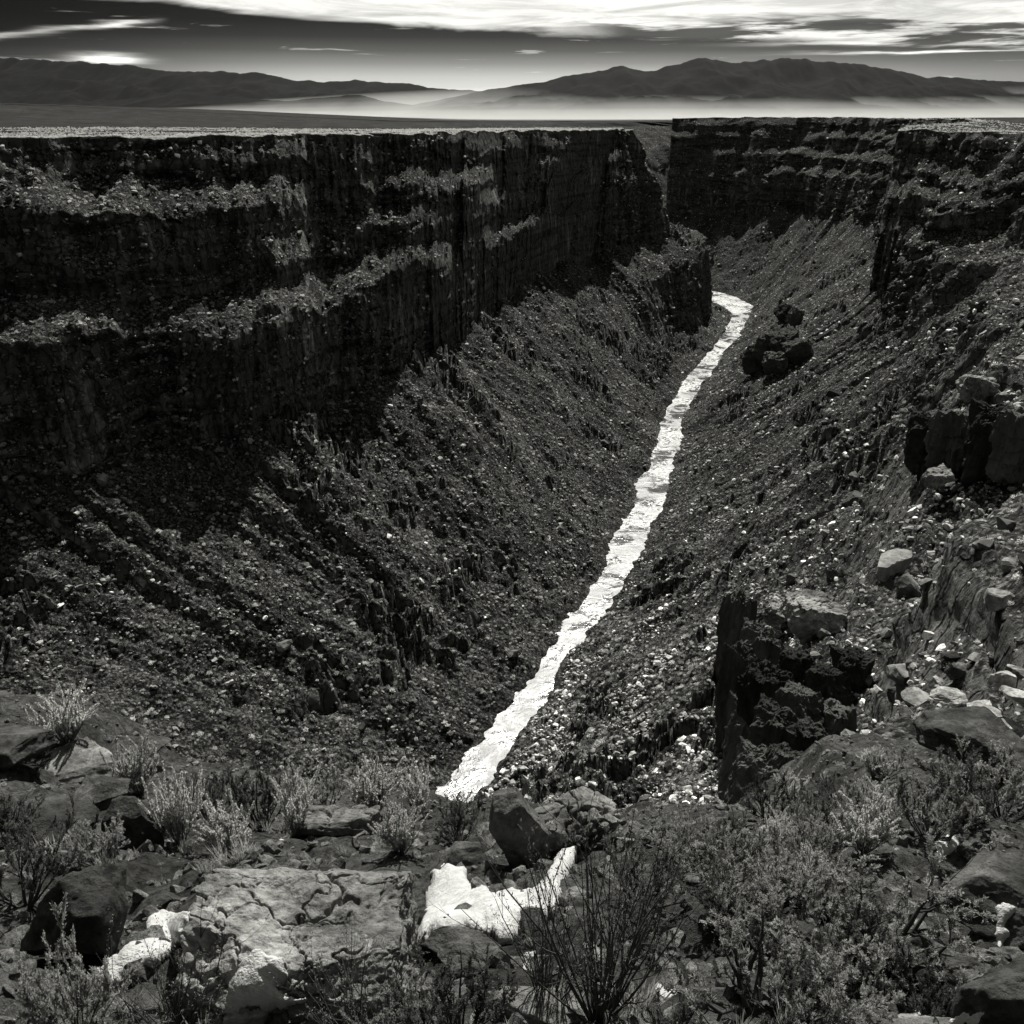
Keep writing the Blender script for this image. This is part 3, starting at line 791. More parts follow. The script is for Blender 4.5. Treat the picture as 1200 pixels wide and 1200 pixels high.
boulders(SR, 35, (640, 740, 860, 960), 0.9, 3, 'stone', 'on pale talus left of the buttress', 'stones on the near right talus', .3)
boulders(SR, 30, (780, 430, 960, 740), 1.4, 4.5, 'boulder', 'on the long right talus', 'boulders on the middle right talus', .1, .5)
boulders(SL, 45, (-40, 520, 420, 860), 1.6, 5, 'boulder', 'on the left talus under the cliff', 'boulders on the left talus', .25, .2)
boulders(SL, 30, (420, 440, 760, 880), 1.6, 5, 'boulder', 'on the left bank of the river', 'boulders on the left bank', .1, .4)

# ------------------------------------------------------------------ rock outcrops standing out of the right slope: blocks fitted together
def jointed(seed, n=34):
    P, f = rock_geo(n, seed, 9, 0.72, 0.18, 1.5, depth=(0.75, 1.15), flat_top=(.1, 0, 1, .8))
    ang = np.arctan2(P[:, 1], P[:, 0])
    rad = np.stack([np.cos(ang), np.sin(ang), 0 * ang], -1)
    colm = fbm(np.stack([P[:, 0] * 4, P[:, 1] * 4, P[:, 2] * 0.8 + seed], -1), 4, .6) * 0.10
    q = P[:, 2] * 2.2 + fbm(P * 1.2 + 5, 2) * 0.5; st = (q - np.floor(q))
    P = P + rad * (colm + (0.5 - st) * 0.10)[:, None]
    P[:, 2] += fbm(P * 3.5 + 9, 3, .6) * 0.05
    return P * 0.5, f
joint_me = [mesh('block', *jointed(400 + k), M['outcrop'], False) for k in range(6)]
joint_pale = []
for me_ in joint_me:
    me_ = me_.copy(); me_.materials.clear(); me_.materials.append(M['pale_block']); joint_pale.append(me_)
def outcrop(label, masses, seed):
    """jointed blocks seated in the slope; masses: (px centre, py top, py foot, px width)"""
    r = np.random.default_rng(seed); items = []
    for px, yt, yb, wpx in masses:
        t = terr(px, yb - 4, SR, 9)
        if t is not None: items.append((px, yt, yb, wpx, t[1]))
    e = obj('rock_outcrop', None, label=label, cat='outcrop', loc=ray(items[0][0], items[0][2]) * items[0][4])
    for px, yt, yb, wpx, s_ in items:
        b0 = ray(px, yb) * s_; t0 = ray(px, yt); t0 = t0 * (b0[1] / t0[1]); h = t0[2] - b0[2]; w = wpx / F * s_
        o = obj('block', joint_me[r.integers(0, 6)], parent=e)
        o.location = Vector((b0[0], b0[1] + w * .35, t0[2] - h * (0.72 if s_ < 400 else 0.95))) - e.location
        tl = .07 if s_ < 400 else .3
        o.rotation_euler = (r.normal(0, tl), r.normal(0, tl), r.uniform(-.6, .6)); o.scale = (w * 1.15, w * r.uniform(.9, 1.2), h * 1.45)
outcrop('fractured dark rock buttress with sheer left face beside the pale talus',
        [(864, 698, 775, 34), (868, 762, 850, 40), (874, 832, 905, 44), (884, 890, 942, 46), (892, 742, 800, 40), (902, 785, 850, 46), (910, 840, 895, 46), (918, 885, 932, 42),
         (935, 770, 815, 42), (940, 815, 862, 44), (950, 858, 905, 46), (972, 790, 830, 40), (980, 835, 878, 44), (1000, 770, 805, 36)], 1)
outcrop('dark outcrop rising beside the far bend of the river', [(890, 398, 424, 26), (905, 388, 414, 30), (922, 384, 408, 30), (938, 394, 414, 24), (912, 408, 426, 24)], 5)
outcrop('little dark knob on the talus above the far river bend', [(922, 354, 370, 16), (934, 358, 372, 14)], 6)
outcrop('dark broken cliff band at the right edge under the pale ledge slab', [(1095, 490, 540, 44), (1130, 484, 545, 50), (1170, 480, 545, 54), (1205, 484, 545, 50)], 7)
for px, py, w, lab in ((910, 718, 34, 'round pale topped boulder perched on the buttress edge'), (955, 722, 62, 'big pale rounded boulder perched behind the buttress'),
                       (1098, 560, 30, 'smooth pale leaf shaped boulder lying on the right ledges'), (1145, 455, 40, 'pale flat slab on the ledge under the right promontory')):
    t = terr(px, py + 12, SR)
    if t is None: continue
    s_ = t[1] * 0.985; c0 = ray(px, py) * s_; sz = w / F * s_
    o = obj('boulder', joint_pale[int(px) % 6], label=lab, cat='boulder', loc=c0); o.scale = (sz, sz * .9, sz * .8); o.rotation_euler = (0.1, 0.05, px)
#__PART3__
# ------------------------------------------------------------------ the near slope under the camera
def near_z(x, y):
    x = np.asarray(x, float); y = np.asarray(y, float)
    y0 = 7.6 + 5.0 * sstep(-x, 0.3, 4) + 11 * sstep(x, 2.2, 8)
    m2 = 1.5 - 0.45 * sstep(x, 2, 8)
    z = -1.0 - 0.68 * np.minimum(y, y0) - m2 * np.maximum(y - y0, 0)
    z = z + 1.3 * sstep(-x, 4.2, 7) * sstep(y, 6, 10) + 0.35 * sstep(x, 2.5, 5) * sstep(y, 3, 6)
    p = np.stack([x, y, 0 * x], -1)
    return z + fbm(p * 0.55, 4, .55) * 0.28 + fbm(p * 2.6 + 7, 3, .6) * 0.06
ny = np.concatenate([np.linspace(-3, 0.9, 14), 0.95 * (36 / 0.95) ** np.linspace(0, 1, 330)])
nw = np.linspace(-1, 1, 300)
hw = np.maximum(3.2, 1.15 * ny + 1.5)
X = nw[:, None] * hw[None]; Y = ny[None] + 0 * X
Z = near_z(X, Y) - 4 * sstep(np.abs(nw), .9, 1)[:, None] * sstep(ny, 6, 14)[None] - 3 * sstep(ny, 30, 36)[None]
NEAR = np.stack([X, Y, Z], -1)
grid_obj('near_slope', NEAR, M['soil'], False, kind='structure')
def G(px, py):
    """where a sight line meets the near slope"""
    d = ray(px, py); s_ = np.linspace(1.2, 60, 6000); q = d[None] * s_[:, None]
    k = np.flatnonzero(q[:, 2] <= near_z(q[:, 0], q[:, 1]))
    return (q[k[0]], s_[k[0]]) if len(k) else (q[1500], s_[1500])

BV, BF, boff = [NEAR.reshape(-1, 3)], [grid_faces(300, len(ny))], NEAR.shape[0] * NEAR.shape[1]
def near_rock(label, x0, y0, x1, y1, seed, n=30, mat='boulder', depth=0.8, back=0.35, sink=0.18, rot=0.0, cdepth=(.5, .85), name='boulder', cracks=None, s=None, tilt=(0, 0), **kw):
    """boulder filling pixel frame x0..x1, y0..y1; its foot is on the slope at the lower edge"""
    cx = (x0 + x1) / 2
    if s is None: _, s = G(cx, y1 - 0.12 * (y1 - y0))
    w = (x1 - x0) / F * s; hm = (y1 - y0) / F * s
    dd = ray(cx, (y0 + y1) / 2); phi = math.atan2(-dd[2], dd[1])
    dpt = min(w * depth, (0.64 if cracks else 0.72) * hm / math.sin(phi))
    # frame height is part top (foreshortened), part face
    yy = (ray(cx, y1) * s)[1] + back * dpt
    r0 = ray(cx, (y0 + y1) / 2); c0 = r0 * (yy / r0[1])
    H = (hm - dpt * math.sin(phi)) / math.cos(phi); c0 = c0 - np.array([0, 0, H * sink * .5]); H = H * (1 + sink)
    P, f = rock_geo(n, seed, depth=cdepth, **kw); P = rotz(P, rot)
    ext = np.array([np.ptp(P[:, 0]), np.ptp(P[:, 1]), np.ptp(P[:, 2])])
    P = (P - (P.max(0) + P.min(0)) / 2) / ext * (w, dpt, H)
    if cracks:
        dm, cs, cd = cracks
        q = P * cs + np.stack([fbm(P * cs * 1.3 + k * 9, 3) for k in range(3)], -1) * 0.5
        e1 = cell_edge(q * (1, 1, .6), seed); e2 = cell_edge(q * (2.3, 1.7, 1.2) + 5, seed + 1)
        nrm = P / np.linalg.norm(P, axis=1)[:, None]
        up = np.array([0, 0, 1.0])
        dv = 0.5 * nrm + 0.5 * up
        dent = np.exp(-(e1 / 0.038) ** 2) * cd * 2.2 * sstep(fbm(P * cs * .5 + 4, 2), -.6, .0) + np.exp(-(e2 / 0.04) ** 2) * cd * 0.9 * sstep(fbm(P * cs * .7 + 8, 2), -.2, .2)
        P = P - dv * dent[:, None] + dv * (fbm(P * cs * 3.1, 4, .6) * cd * 0.3)[:, None]
        lvl = fbm(P * cs * 0.8 + 3, 3) * 3; P[:, 2] += (np.floor(lvl) / 3 * cd * 0.5)
    if tilt != (0, 0):
        P = P @ np.array(Euler((tilt[0], tilt[1], 0)).to_matrix()).T
    o = obj(name, mesh(name, P, f, M[mat]), label=label, cat='boulder' if name == 'boulder' else 'rock', loc=c0)
    global boff
    BV.append(P + c0); BF.append(f + boff); boff += len(P)
    return o
near_rock('big flat topped boulder with a network of cracks in the foreground', 208, 980, 498, 1240, 11, 150, 'slab', depth=1.1, back=.5, cuts=6, cdepth=(.98, 1.3), block=.84, amp=.085, ns=1.9, flat_top=(0.03, -0.06, 1, .85), cracks=(0, 6.5, .013))
near_rock('dark boulder at the left edge with a lit top and black face', 20, 998, 152, 1150, 21, 40, 'dark_boulder', cuts=9, block=.6, amp=.10)
near_rock('squat black boulder standing in front of the pale brush at left', 119, 928, 192, 1004, 22, 32, 'dark_boulder', cuts=8, block=.55, amp=.08)
near_rock('boulder with sunlit left shoulder below the upper left bush', 48, 862, 148, 925, 23, 36, 'boulder', cuts=8, block=.6, amp=.09, flat_top=(-.2, -.3, 1, .6))
near_rock('smaller angular rock wedged under the sunlit left boulder', 88, 903, 152, 955, 24, 28, 'dark_boulder', cuts=9, block=.6)
near_rock('low ledge rock at the left margin among the stacked slabs', -60, 836, 62, 905, 25, 34, 'dark_boulder', cuts=8, block=.75, amp=.08)
near_rock('topmost dark slab stacked at the left margin', -70, 806, 30, 848, 26, 28, 'dark_boulder', cuts=7, block=.8, sink=.6, s=14.5)
near_rock('rough dark rock right of the upper left bush', 128, 850, 196, 898, 27, 30, 'dark_boulder', cuts=8, block=.6)
near_rock('round dark boulder half hidden behind the pale brush', 194, 904, 243, 940, 28, 28, 'dark_boulder', cuts=4, block=.3, amp=.05)
near_rock('broad dark ledge below the left boulders', -30, 925, 118, 1000, 29, 36, 'dark_boulder', cuts=8, block=.7, depth=.9)
near_rock('upright black pointed rock left of the rounded slab', 573, 916, 646, 1036, 30, 36, 'dark_boulder', depth=.7, cuts=9, block=.5, amp=.07)
near_rock('broad rounded slab with cracked sunlit back at the drop edge', 604, 902, 730, 1010, 31, 60, 'boulder', depth=.9, cuts=5, block=.5, amp=.06, flat_top=(.25, -.2, 1, .6), cracks=(0, 2.6, .03))
near_rock('small rock poking out of the central snow patch', 494, 1083, 588, 1150, 32, 34, 'dark_boulder', cuts=9, block=.55, flat_top=(0, -.2, 1, .5))
near_rock('dark rock between the cracked boulder and the black pointed rock', 508, 982, 566, 1030, 33, 28, 'dark_boulder', cuts=8, block=.55)
near_rock('low flat slab behind the big cracked boulder', 345, 942, 445, 985, 34, 36, 'boulder', depth=1.0, cuts=6, block=.8, amp=.05, flat_top=(0, 0, 1, .5), cracks=(0, 2.5, .02))
near_rock('large rough black boulder at the right edge', 1086, 982, 1235, 1120, 35, 50, 'dark_boulder', depth=.9, cuts=7, block=.5, amp=.10)
near_rock('angular rock below the gnarled bush at lower right', 1026, 1080, 1112, 1160, 36, 34, 'dark_boulder', cuts=9, block=.55)
near_rock('black boulder filling the lower right corner', 1115, 1085, 1260, 1240, 37, 40, 'dark_boulder', cuts=8, block=.6)
near_rock('flat rock at the bottom edge under the bare twiggy shrub', 575, 1150, 700, 1225, 38, 36, 'boulder', cuts=6, block=.7, flat_top=(0, -.1, 1, .5))
near_rock('pale flat rock at the bottom right edge', 1040, 1178, 1130, 1225, 39, 28, 'boulder', cuts=8, block=.7)
near_rock('dark base rock of the pale topped pile at the right edge', 1078, 818, 1225, 925, 40, 44, 'dark_boulder', depth=.8, cuts=8, block=.6, amp=.10)
for k, (x0, y0, x1, y1, lab) in enumerate(((1160, 778, 1188, 806, 'upright pale stone on top of the pile at the right edge'), (1088, 802, 1132, 826, 'pale angular slab at the left top of the pile at right'),
        (1124, 818, 1172, 846, 'pale cracked block in the middle of the pile at right'), (1176, 800, 1215, 832, 'pale rounded block at the far right of the pile'),
        (1086, 842, 1136, 868, 'pale slab overhanging the left side of the pile at right'), (1136, 838, 1205, 872, 'wide pale block capping the front of the pile at right'))):
    near_rock(lab, x0, y0, x1, y1, 60 + k, 30, 'near_pale', cuts=9, block=.6, s=14.2 - 0.12 * k, depth=.9)
near_rock('tilted pale rock in the brush below the buttress', 712, 975, 745, 1000, 70, 22, 'boulder', cuts=8, block=.55)
near_rock('small half buried rock left of the big cracked boulder', 165, 1040, 215, 1075, 71, 22, 'dark_boulder', cuts=8, block=.6)
near_rock('rough dark stone at the bottom edge left of the snow', 120, 1150, 210, 1225, 72, 28, 'dark_boulder', cuts=8, block=.6)
near_rock('pale blocky stone beside the brush at the foot of the pile', 1128, 868, 1205, 900, 73, 24, 'boulder', cuts=8, block=.6, s=13.4)

# ------------------------------------------------------------------ snow lying on ground and rocks
bvh = BVHTree.FromPolygons(np.concatenate(BV).tolist(), np.concatenate(BF).tolist())
def snow(label, poly, thick, seed, lift=0.0):
    poly = np.array(poly, float); x0, y0 = poly.min(0); x1, y1 = poly.max(0)
    st = max((x1 - x0), (y1 - y0)) / 62.0
    gx_ = np.arange(x0 - st, x1 + 2 * st, st); gy_ = np.arange(y0 - st, y1 + 2 * st, st)
    A, B = np.meshgrid(gx_, gy_, indexing='ij')
    # signed distance to the outline, wobbled
    P2 = np.stack([A, B], -1).reshape(-1, 2)
    wob = fbm(np.stack([P2[:, 0] * .05, P2[:, 1] * .05, 0 * P2[:, 0] + seed], -1), 4, .6) * 4.0
    a = poly; b = np.roll(poly, -1, 0); dmin = np.full(len(P2), 1e9); ins = np.zeros(len(P2), bool)
    for p, q in zip(a, b):
        e = q - p; t = np.clip(((P2 - p) @ e) / (e @ e), 0, 1); dmin = np.minimum(dmin, np.linalg.norm(P2 - p - t[:, None] * e, axis=1))
        c = ((p[1] > P2[:, 1]) != (q[1] > P2[:, 1])); xi = (q[0] - p[0]) * (P2[:, 1] - p[1]) / (q[1] - p[1] + 1e-9) + p[0]
        ins ^= c & (P2[:, 0] < xi)
    sd = np.where(ins, dmin, -dmin) + wob
    D = ray(P2[:, 0], P2[:, 1]); L = np.linalg.norm(D, axis=1)
    S_ = np.full(len(P2), np.nan)
    for k in range(len(P2)):
        h = bvh.ray_cast(Vector((0, 0, 0)), Vector(D[k]))
        if h[0] is not None: S_[k] = h[3] / L[k]
    S_ = np.where(np.isnan(S_), np.nanmedian(S_), S_); n1, n2 = A.shape; Sg = S_.reshape(n1, n2)
    for _ in range(40):
        Q = np.pad(Sg, 1, 'edge'); Sg = (Q[:-2, 1:-1] + Q[2:, 1:-1] + Q[1:-1, :-2] + Q[1:-1, 2:] + 2 * Sg) / 6
    Sg = np.minimum(Sg, S_.reshape(n1, n2) + 0.12)
    for _ in range(6):
        Q = np.pad(Sg, 1, 'edge'); Sg = (Q[:-2, 1:-1] + Q[2:, 1:-1] + Q[1:-1, :-2] + Q[1:-1, 2:] + 2 * Sg) / 6
    base = D.reshape(n1, n2, 3) * Sg[..., None]
    e = sd.reshape(n1, n2); mpp = np.median(Sg) / F
    prof = np.sqrt(np.clip(e * mpp / (thick * 1.1), 0, 1)); prof = prof * (2 - prof)
    nn = np.cross(np.gradient(base, axis=0), np.gradient(base, axis=1)); nn /= np.linalg.norm(nn, axis=-1)[..., None] + 1e-9
    nn = np.where(nn[..., 2:3] < 0, -nn, nn); nn = 0.5 * nn + np.array([0, -.05, .75])
    hgt = thick * prof * (1 + .12 * fbm(base * 9 + seed, 4, .6)) * .42 + lift
    top = base + nn * (hgt - 0.012)[..., None]; bot = base - nn * 0.03
    inside = (e > -st * 0.9)
    fi = grid_faces(n1, n2); keep = inside.ravel()[fi].all(1); fi = fi[keep]
    cnt = n1 * n2
    # closed solid: top, bottom and the rim between them
    ed = np.concatenate([fi[:, [k, (k + 1) % 4]] for k in range(4)]); key = {}
    for p, q in ed.tolist():
        if (q, p) in key: del key[(q, p)]
        else: key[(p, q)] = 1
    rim = np.array([(q, p, p + cnt, q + cnt) for p, q in key])
    V = np.concatenate([top.reshape(-1, 3), bot.reshape(-1, 3)]); Fq = np.concatenate([fi, fi[:, ::-1] + cnt, rim])
    used = np.unique(Fq); mp = np.full(len(V), -1); mp[used] = np.arange(len(used)); V = V[used]; Fq = mp[Fq]
    c0 = V.mean(0)
    me = mesh('snow_patch', V - c0, Fq, M['snow'])
    bm = bmesh.new(); bm.from_mesh(me); bmesh.ops.recalc_face_normals(bm, faces=bm.faces); bm.to_mesh(me); bm.free()
    obj('snow_patch', me, label=label, cat='snow', loc=c0)
snow('long snow strip down the left side of the big cracked boulder', [(172, 1080), (196, 1070), (222, 1070), (228, 1084), (214, 1104), (198, 1122), (166, 1142), (126, 1160), (112, 1148), (130, 1128), (158, 1110), (176, 1096)], .06, 1, .025)
snow('thick snow lump hanging on the front of the cracked boulder', [(287, 1128), (305, 1116), (312, 1122), (334, 1130), (336, 1146), (328, 1160), (340, 1170), (358, 1172), (352, 1178), (325, 1182), (306, 1200), (262, 1204), (266, 1180), (276, 1150)], .09, 2, .03)
snow('largest snow patch between the cracked boulder and the rounded slab', [(506, 1024), (525, 1014), (545, 1022), (552, 1042), (575, 1040), (580, 1052), (600, 1046), (625, 1050), (640, 1030), (655, 1000), (676, 996), (672, 1012), (660, 1040), (652, 1068), (634, 1080), (612, 1084), (604, 1100), (588, 1104), (560, 1088), (530, 1090), (505, 1102), (490, 1116), (492, 1080), (502, 1060)], .13, 3, .02)
snow('small white sliver of snow on the back edge of the cracked boulder', [(306, 992), (322, 984), (338, 975), (341, 980), (328, 990), (312, 994)], .04, 4)
snow('triangular snow patch above the large rough black boulder at right', [(1086, 998), (1104, 984), (1120, 974), (1130, 982), (1118, 996), (1102, 1010)], .10, 5)
snow('narrow snow streak down the black boulder at the right edge', [(1163, 1062), (1176, 1054), (1190, 1064), (1186, 1076), (1178, 1086), (1184, 1094), (1172, 1112), (1164, 1096), (1168, 1080)], .06, 6)
snow('little snow lump under the dense brush right of the bare shrub', [(762, 1160), (774, 1144), (792, 1150), (796, 1166), (780, 1174)], .06, 7)
snow('small snow scrap on the bottom edge at lower right', [(1062, 1172), (1074, 1168), (1082, 1182), (1084, 1196), (1070, 1192)], .05, 8)
snow('snow band on the pale flat rock at the bottom right edge', [(1108, 1196), (1130, 1186), (1158, 1180), (1160, 1196), (1130, 1206)], .05, 9)
snow('thin snow sliver beside the squat black boulder at left', [(124, 982), (136, 974), (149, 974), (146, 982), (134, 988)], .04, 10)
snow('snow strip at the foot of the bare twiggy shrub', [(612, 1118), (630, 1108), (634, 1124), (624, 1140), (610, 1136)], .05, 11)

# ------------------------------------------------------------------ shrubs
def tubes(segs):
    S_ = np.array([np.concatenate([a, b, [r0, r1]]) for a, b, r0, r1 in segs]); a, b = S_[:, :3], S_[:, 3:6]
    d = b - a; d /= np.linalg.norm(d, axis=1)[:, None] + 1e-9
    u = np.cross(d, np.where(np.abs(d[:, 2:3]) < .9, np.array([[0, 0, 1.0]]), np.array([[1.0, 0, 0]]))); u /= np.linalg.norm(u, axis=1)[:, None]
    v = np.cross(d, u); n = len(S_); k = 4
    ang = np.arange(k) * 2 * math.pi / k
    ring = np.cos(ang)[None, :, None] * u[:, None] + np.sin(ang)[None, :, None] * v[:, None]
    V = np.concatenate([a[:, None] + ring * S_[:, 6][:, None, None], b[:, None] + ring * S_[:, 7][:, None, None]], 1).reshape(-1, 3)
    f = np.array([(i, (i + 1) % k, k + (i + 1) % k, k + i) for i in range(k)])
    return V, (np.arange(n)[:, None, None] * 2 * k + f[None]).reshape(-1, 4)
def grow(seed, nstem, h, spread, levels, r0, sub, lift=0.15, crook=0.25, nseg=5):
    r = np.random.default_rng(seed); segs, tips = [], []
    def stem(p, d, ln, rad, lev):
        m = nseg; q = p.copy(); dd = d.copy(); lr = rad
        for k in range(m):
            dd = dd + r.normal(0, crook / m ** .5, 3) + np.array([0, 0, lift]); dd /= np.linalg.norm(dd)
            e = q + dd * ln / m; nr = rad * (1 - 0.75 * (k + 1) / m)
            segs.append((q, e, lr, nr)); 
            if lev >= levels - 1 or k >= m - 2: tips.append((q, dd.copy(), ln / m, lev))
            q = e; lr = nr
            if lev < levels and k >= 1:
                for _ in range(r.integers(0, sub + 1)):
                    ax = r.normal(size=3); nd = dd + 0.75 * ax / np.linalg.norm(ax); nd /= np.linalg.norm(nd)
                    stem(q, nd, ln * r.uniform(.28, .5), lr * .7, lev + 1)
    for k in range(nstem):
        th = spread * math.sqrt(r.random()); ph = r.uniform(0, 6.283)
        d = np.array([math.sin(th) * math.cos(ph), math.sin(th) * math.sin(ph), math.cos(th)])
        stem(np.array([d[0] * .05, d[1] * .05, -0.04]), d, h * r.uniform(.65, 1.05), r0 * r.uniform(.6, 1.1), 0)
    return segs, tips, r
def shrub_kind(kind, seed):
    """unit shrub about 1 m tall: list of (part name, mesh)"""
    parts = []
    def leaves(tips, r, per, ln, wd, up, jit, mat, name='foliage', frac=1.0):
        T_ = [t for t in tips if r.random() < frac]
        P = np.array([t[0] for t in T_]).repeat(per, 0); Dd = np.array([t[1] for t in T_]).repeat(per, 0); L = np.array([t[2] for t in T_]).repeat(per)
        f = r.random(len(P)); pos = P + Dd * (L * f)[:, None] + r.normal(0, .006, P.shape)
        dr = Dd + r.normal(0, jit, P.shape) + np.array([0, 0, up])
        V, fc = leaf_tris(pos, dr, ln, wd, r); parts.append((name, mesh(name, V, fc, M[mat], False)))
    if kind == 'sage':
        segs, tips, r = grow(seed, 17, .85, 1.05, 2, .018, 2)
        parts.append(('stems', mesh('stems', *tubes(segs), M['wood'], True))); leaves(tips, r, 11, .036, .012, .5, .6, 'sage')
    elif kind == 'dark':
        segs, tips, r = grow(seed, 15, .85, 1.0, 2, .020, 2)
        parts.append(('stems', mesh('stems', *tubes(segs), M['wood'], True))); leaves(tips, r, 10, .034, .012, .4, .6, 'sage_dark')
    elif kind == 'plume':
        segs, tips, r = grow(seed, 46, .95, .62, 1, .009, 1, .10, .16)
        parts.append(('stems', mesh('stems', *tubes(segs), M['twig'], True))); leaves(tips, r, 16, .05, .011, .6, .45, 'sage')
        top = [t for t in tips if t[0][2] > .42]
        leaves(top, r, 30, .032, .018, .5, .9, 'plume', 'seed_heads', 1.0)
    elif kind == 'twiggy':
        segs, tips, r = grow(seed, 34, 1.0, .72, 2, .010, 1, .05, .22, 6)
        parts.append(('stems', mesh('stems', *tubes(segs), M['twig'], True))); leaves(tips, r, 2, .022, .008, .3, .8, 'sage_dark', 'foliage', .45)
    elif kind == 'gnarled':
        segs, tips, r = grow(seed, 8, 1.05, 1.15, 3, .045, 2, .10, .55)
        parts.append(('stems', mesh('stems', *tubes(segs), M['wood'], True))); leaves(tips, r, 5, .034, .011, .4, .6, 'sage')
    return parts
KINDS = {k: [shrub_kind(k, 700 + 10 * j + i) for j in range(c)] for i, (k, c) in enumerate((('sage', 4), ('dark', 3), ('plume', 3), ('twiggy', 2), ('gnarled', 2)))}
NAME = dict(sage='sagebrush', dark='sagebrush', plume='rabbitbrush', twiggy='bare_shrub', gnarled='gnarled_bush')
def shrub(kind, px, pyb, hpx, wpx, label, group=None, s=None, var=None):
    p, sd = G(px, pyb)
    if s is not None: sd = s; p = ray(px, pyb) * s
    v = KINDS[kind][(int(px * 7 + pyb) if var is None else var) % len(KINDS[kind])]
    e = obj(NAME[kind], None, label=label, cat='shrub', group=group, loc=p)
    h = hpx / F * sd * 1.3; w = wpx / F * sd * 1.05
    e.scale = (w, w, h); e.rotation_euler = (random.uniform(-.08, .08), random.uniform(-.08, .08), random.uniform(0, 6.28))
    for nm, me in v: obj(nm, me, parent=e)
    return e
for a in (
 ('plume', 80, 872, 46, 62, 'pale feathery bush on the skyline of the left boulders'),
 ('plume', 165, 930, 48, 56, 'pale bush between the sunlit boulder and the round dark boulder'),
 ('plume', 212, 992, 66, 56, 'tall pale bush right of the squat black boulder'),
 ('plume', 270, 1004, 46, 62, 'low pale bush behind the left end of the cracked boulder'),
 ('dark', 308, 972, 68, 70, 'dark bodied bush with pale tips behind the cracked boulder'),
 ('plume', 345, 980, 58, 52, 'pale seed topped bush in front of the dark bodied bush'),
 ('plume', 440, 952, 48, 66, 'pale seed topped bush at the river end of the brush line'),
 ('plume', 492, 958, 44, 40, 'small pale bush just left of the shining river'),
 ('sage', 380, 960, 40, 56, 'small bush between two pale seed topped bushes'),
 ('dark', 245, 960, 50, 50, 'dark bush between two pale bushes left of centre'),
 ('dark', 30, 1062, 88, 96, 'large dim bush at the left edge above the black boulder'),
 ('sage', 115, 1015, 40, 56, 'grey tuft below the squat black boulder'),
 ('dark', 15, 985, 52, 70, 'dim bush against the left margin'),
 ('sage', 90, 1215, 110, 90, 'upright bush in the lower left corner'),
 ('twiggy', 205, 1225, 110, 150, 'dark leafless twigs in front of the left snow strip'),
 ('twiggy', 420, 1240, 110, 140, 'dark twigs at the bottom edge in front of the cracked boulder'),
 ('dark', 540, 1225, 95, 110, 'dark bush at the bottom edge below the small snow bound rock'),
 ('sage', 470, 1225, 60, 80, 'low bush at the bottom edge right of the snow lump'),
 ('plume', 470, 1000, 48, 62, 'pale bush right behind the far right corner of the cracked boulder'),
 ('dark', 535, 990, 44, 60, 'dark little bush above the rock in the gap'),
 ('twiggy', 700, 1195, 235, 190, 'tall bare twiggy shrub in the middle foreground'),
 ('twiggy', 640, 1190, 150, 110, 'smaller bare shrub leaning left before the snow patch'),
 ('gnarled', 1035, 1130, 92, 130, 'gnarled bush with thick dark crooked trunk at right'),
 ('gnarled', 880, 1190, 84, 120, 'gnarled bush with dark bent trunk in the dense brush'),
 ('dark', 962, 992, 52, 46, 'round dark bush on the slope below the buttress'),
 ('sage', 1088, 985, 62, 84, 'silvery bush left of the triangular snow patch'),
 ('dark', 1130, 958, 58, 90, 'dark bush under the pale topped rock pile'),
 ('sage', 1175, 960, 60, 80, 'pale bush at the right edge under the rock pile'),
 ('plume', 1010, 1000, 50, 70, 'pale bush between the round dark bush and the silvery bush'),
 ('dark', 745, 1060, 66, 80, 'dim bush behind the tall bare twiggy shrub'),
 ('sage', 850, 1035, 52, 84, 'sunlit bush at the top of the dense brush'),
 ('sage', 920, 1060, 55, 84, 'sunlit bush left of the gnarled bush'),
 ('dark', 900, 960, 44, 60, 'dark bush at the foot of the buttress'),
 ('sage', 690, 985, 36, 50, 'low bush on the shoulder of the rounded slab')):
    shrub(*a)
r_ = np.random.default_rng(77)
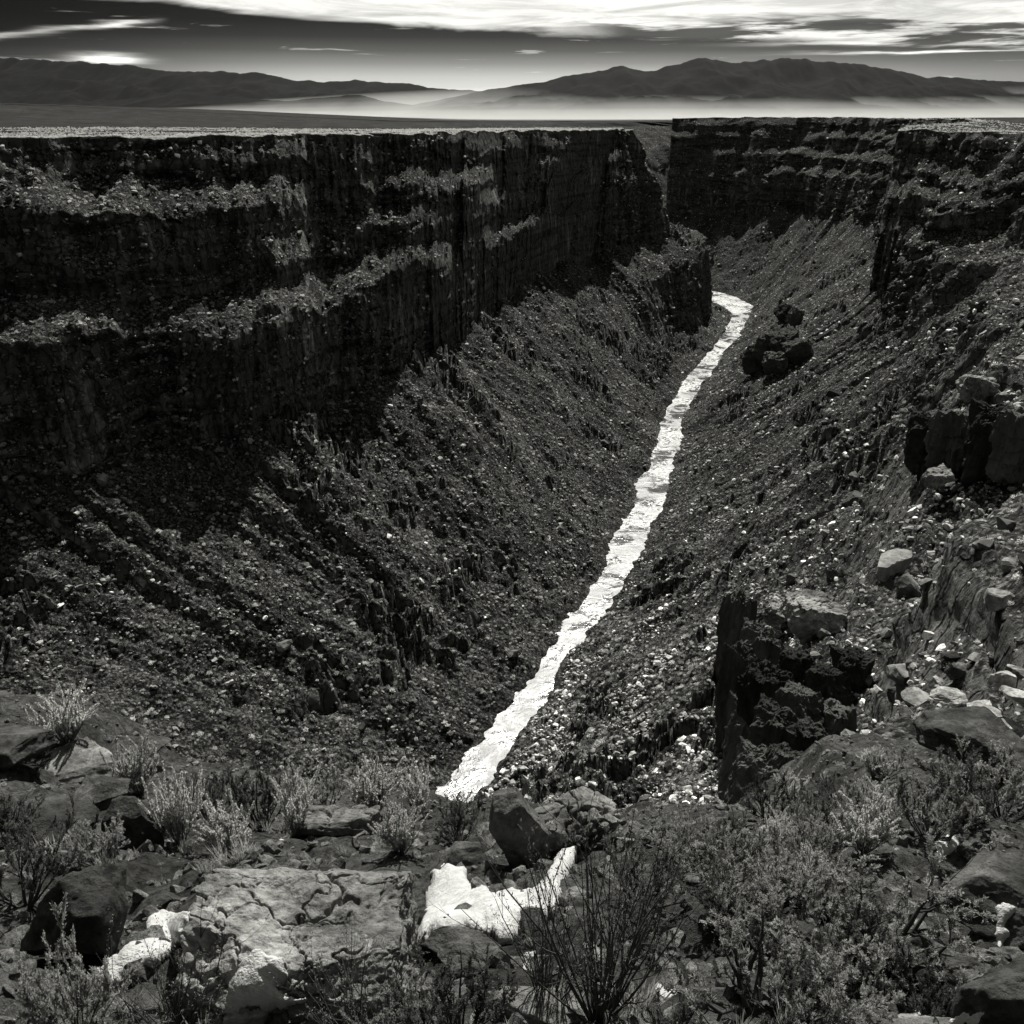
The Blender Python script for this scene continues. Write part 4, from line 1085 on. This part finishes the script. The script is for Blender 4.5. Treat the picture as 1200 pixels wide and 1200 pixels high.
for (x0, x1, y0, y1, n, lab, grp) in ((760, 1000, 985, 1075, 16, 'sagebrush in the upper brush', 'sagebrush in the upper brush'),
                                (740, 1090, 1085, 1215, 17, 'sagebrush in the lower right brush', 'sagebrush in the lower brush'),
                                (880, 1060, 900, 975, 9, 'bush on the slope under the buttress', 'bushes under the buttress')):
    for k in range(n):
        px, py = r_.uniform(x0, x1), r_.uniform(y0, y1); q = 0.6 + (py - 900) / 320
        h = r_.uniform(26, 44) * q
        kd = (('sage', 'sage', 'dark', 'plume') if y0 < 1080 else ('sage', 'dark', 'dark', 'dark'))[r_.integers(0, 4)]
        qx, qy = (px - x0) / (x1 - x0), (py - y0) / (y1 - y0)
        lb = '%s %s %s, %s %s' % ('taller' if h > 36 * q else 'low', dict(sage='silvery', dark='dim', plume='pale tipped')[kd], lab,
             ('back', 'middle', 'front')[min(int(qy * 3), 2)], ('left', 'left of centre', 'right of centre', 'right')[min(int(qx * 4), 3)])
        shrub(kd, px, py, h, h * r_.uniform(1.1, 1.6), lb, grp)

# ------------------------------------------------------------------ grit and dry grass on the near slope
small = []
for k in range(6):
    P, f = rock_geo(3, 800 + k, 6, .5, .12); small.append(mesh('grit', P * np.array([1, .8, .6]) * .5, f, M['boulder'], False))
COL_GRIT = proto_collection('grit_kinds', small)
tuft = []
for k in range(5):
    r = np.random.default_rng(900 + k); n = 60
    a = r.uniform(0, 6.28, n); t = r.uniform(.05, .7, n); d = np.stack([np.sin(t) * np.cos(a), np.sin(t) * np.sin(a), np.cos(t)], -1)
    V, f = leaf_tris(r.normal(0, .12, (n, 3)) * (1, 1, 0), d, .8, .035, r); tuft.append(mesh('tuft', V, f, M['grass'], False))
COL_TUFT = proto_collection('tuft_kinds', tuft)
def on_slope(n):
    y = 1.2 + 24 * rng.random(n) ** 1.7; x = (rng.random(n) * 2 - 1) * (0.75 * y + .8); z = near_z(x, y); return np.stack([x, y, z], -1)
n = 16000; p = on_slope(n); sz = np.clip(np.exp(rng.normal(-3.2, .75, n)), .012, .11)
scatter('grit', 'loose grit and small stones on the near slope', 'grit', p, rng.normal(0, .5, (n, 3)) + rng.uniform(0, 6, (n, 3)) * (0, 0, 1), sz[:, None] * rng.uniform(.7, 1.3, (n, 3)), rng.integers(0, 6, n), COL_GRIT)
n = 700; p = on_slope(n); p = p[fbm(p * .5, 3) > -.1]; n = len(p); sz = rng.uniform(.06, .16, n)
scatter('dry_grass', 'short dry grass tufts on the near slope', 'grass', p, rng.normal(0, .15, (n, 3)) + rng.uniform(0, 6, (n, 3)) * (0, 0, 1), sz[:, None] * np.ones((1, 3)), rng.integers(0, 5, n), COL_TUFT)
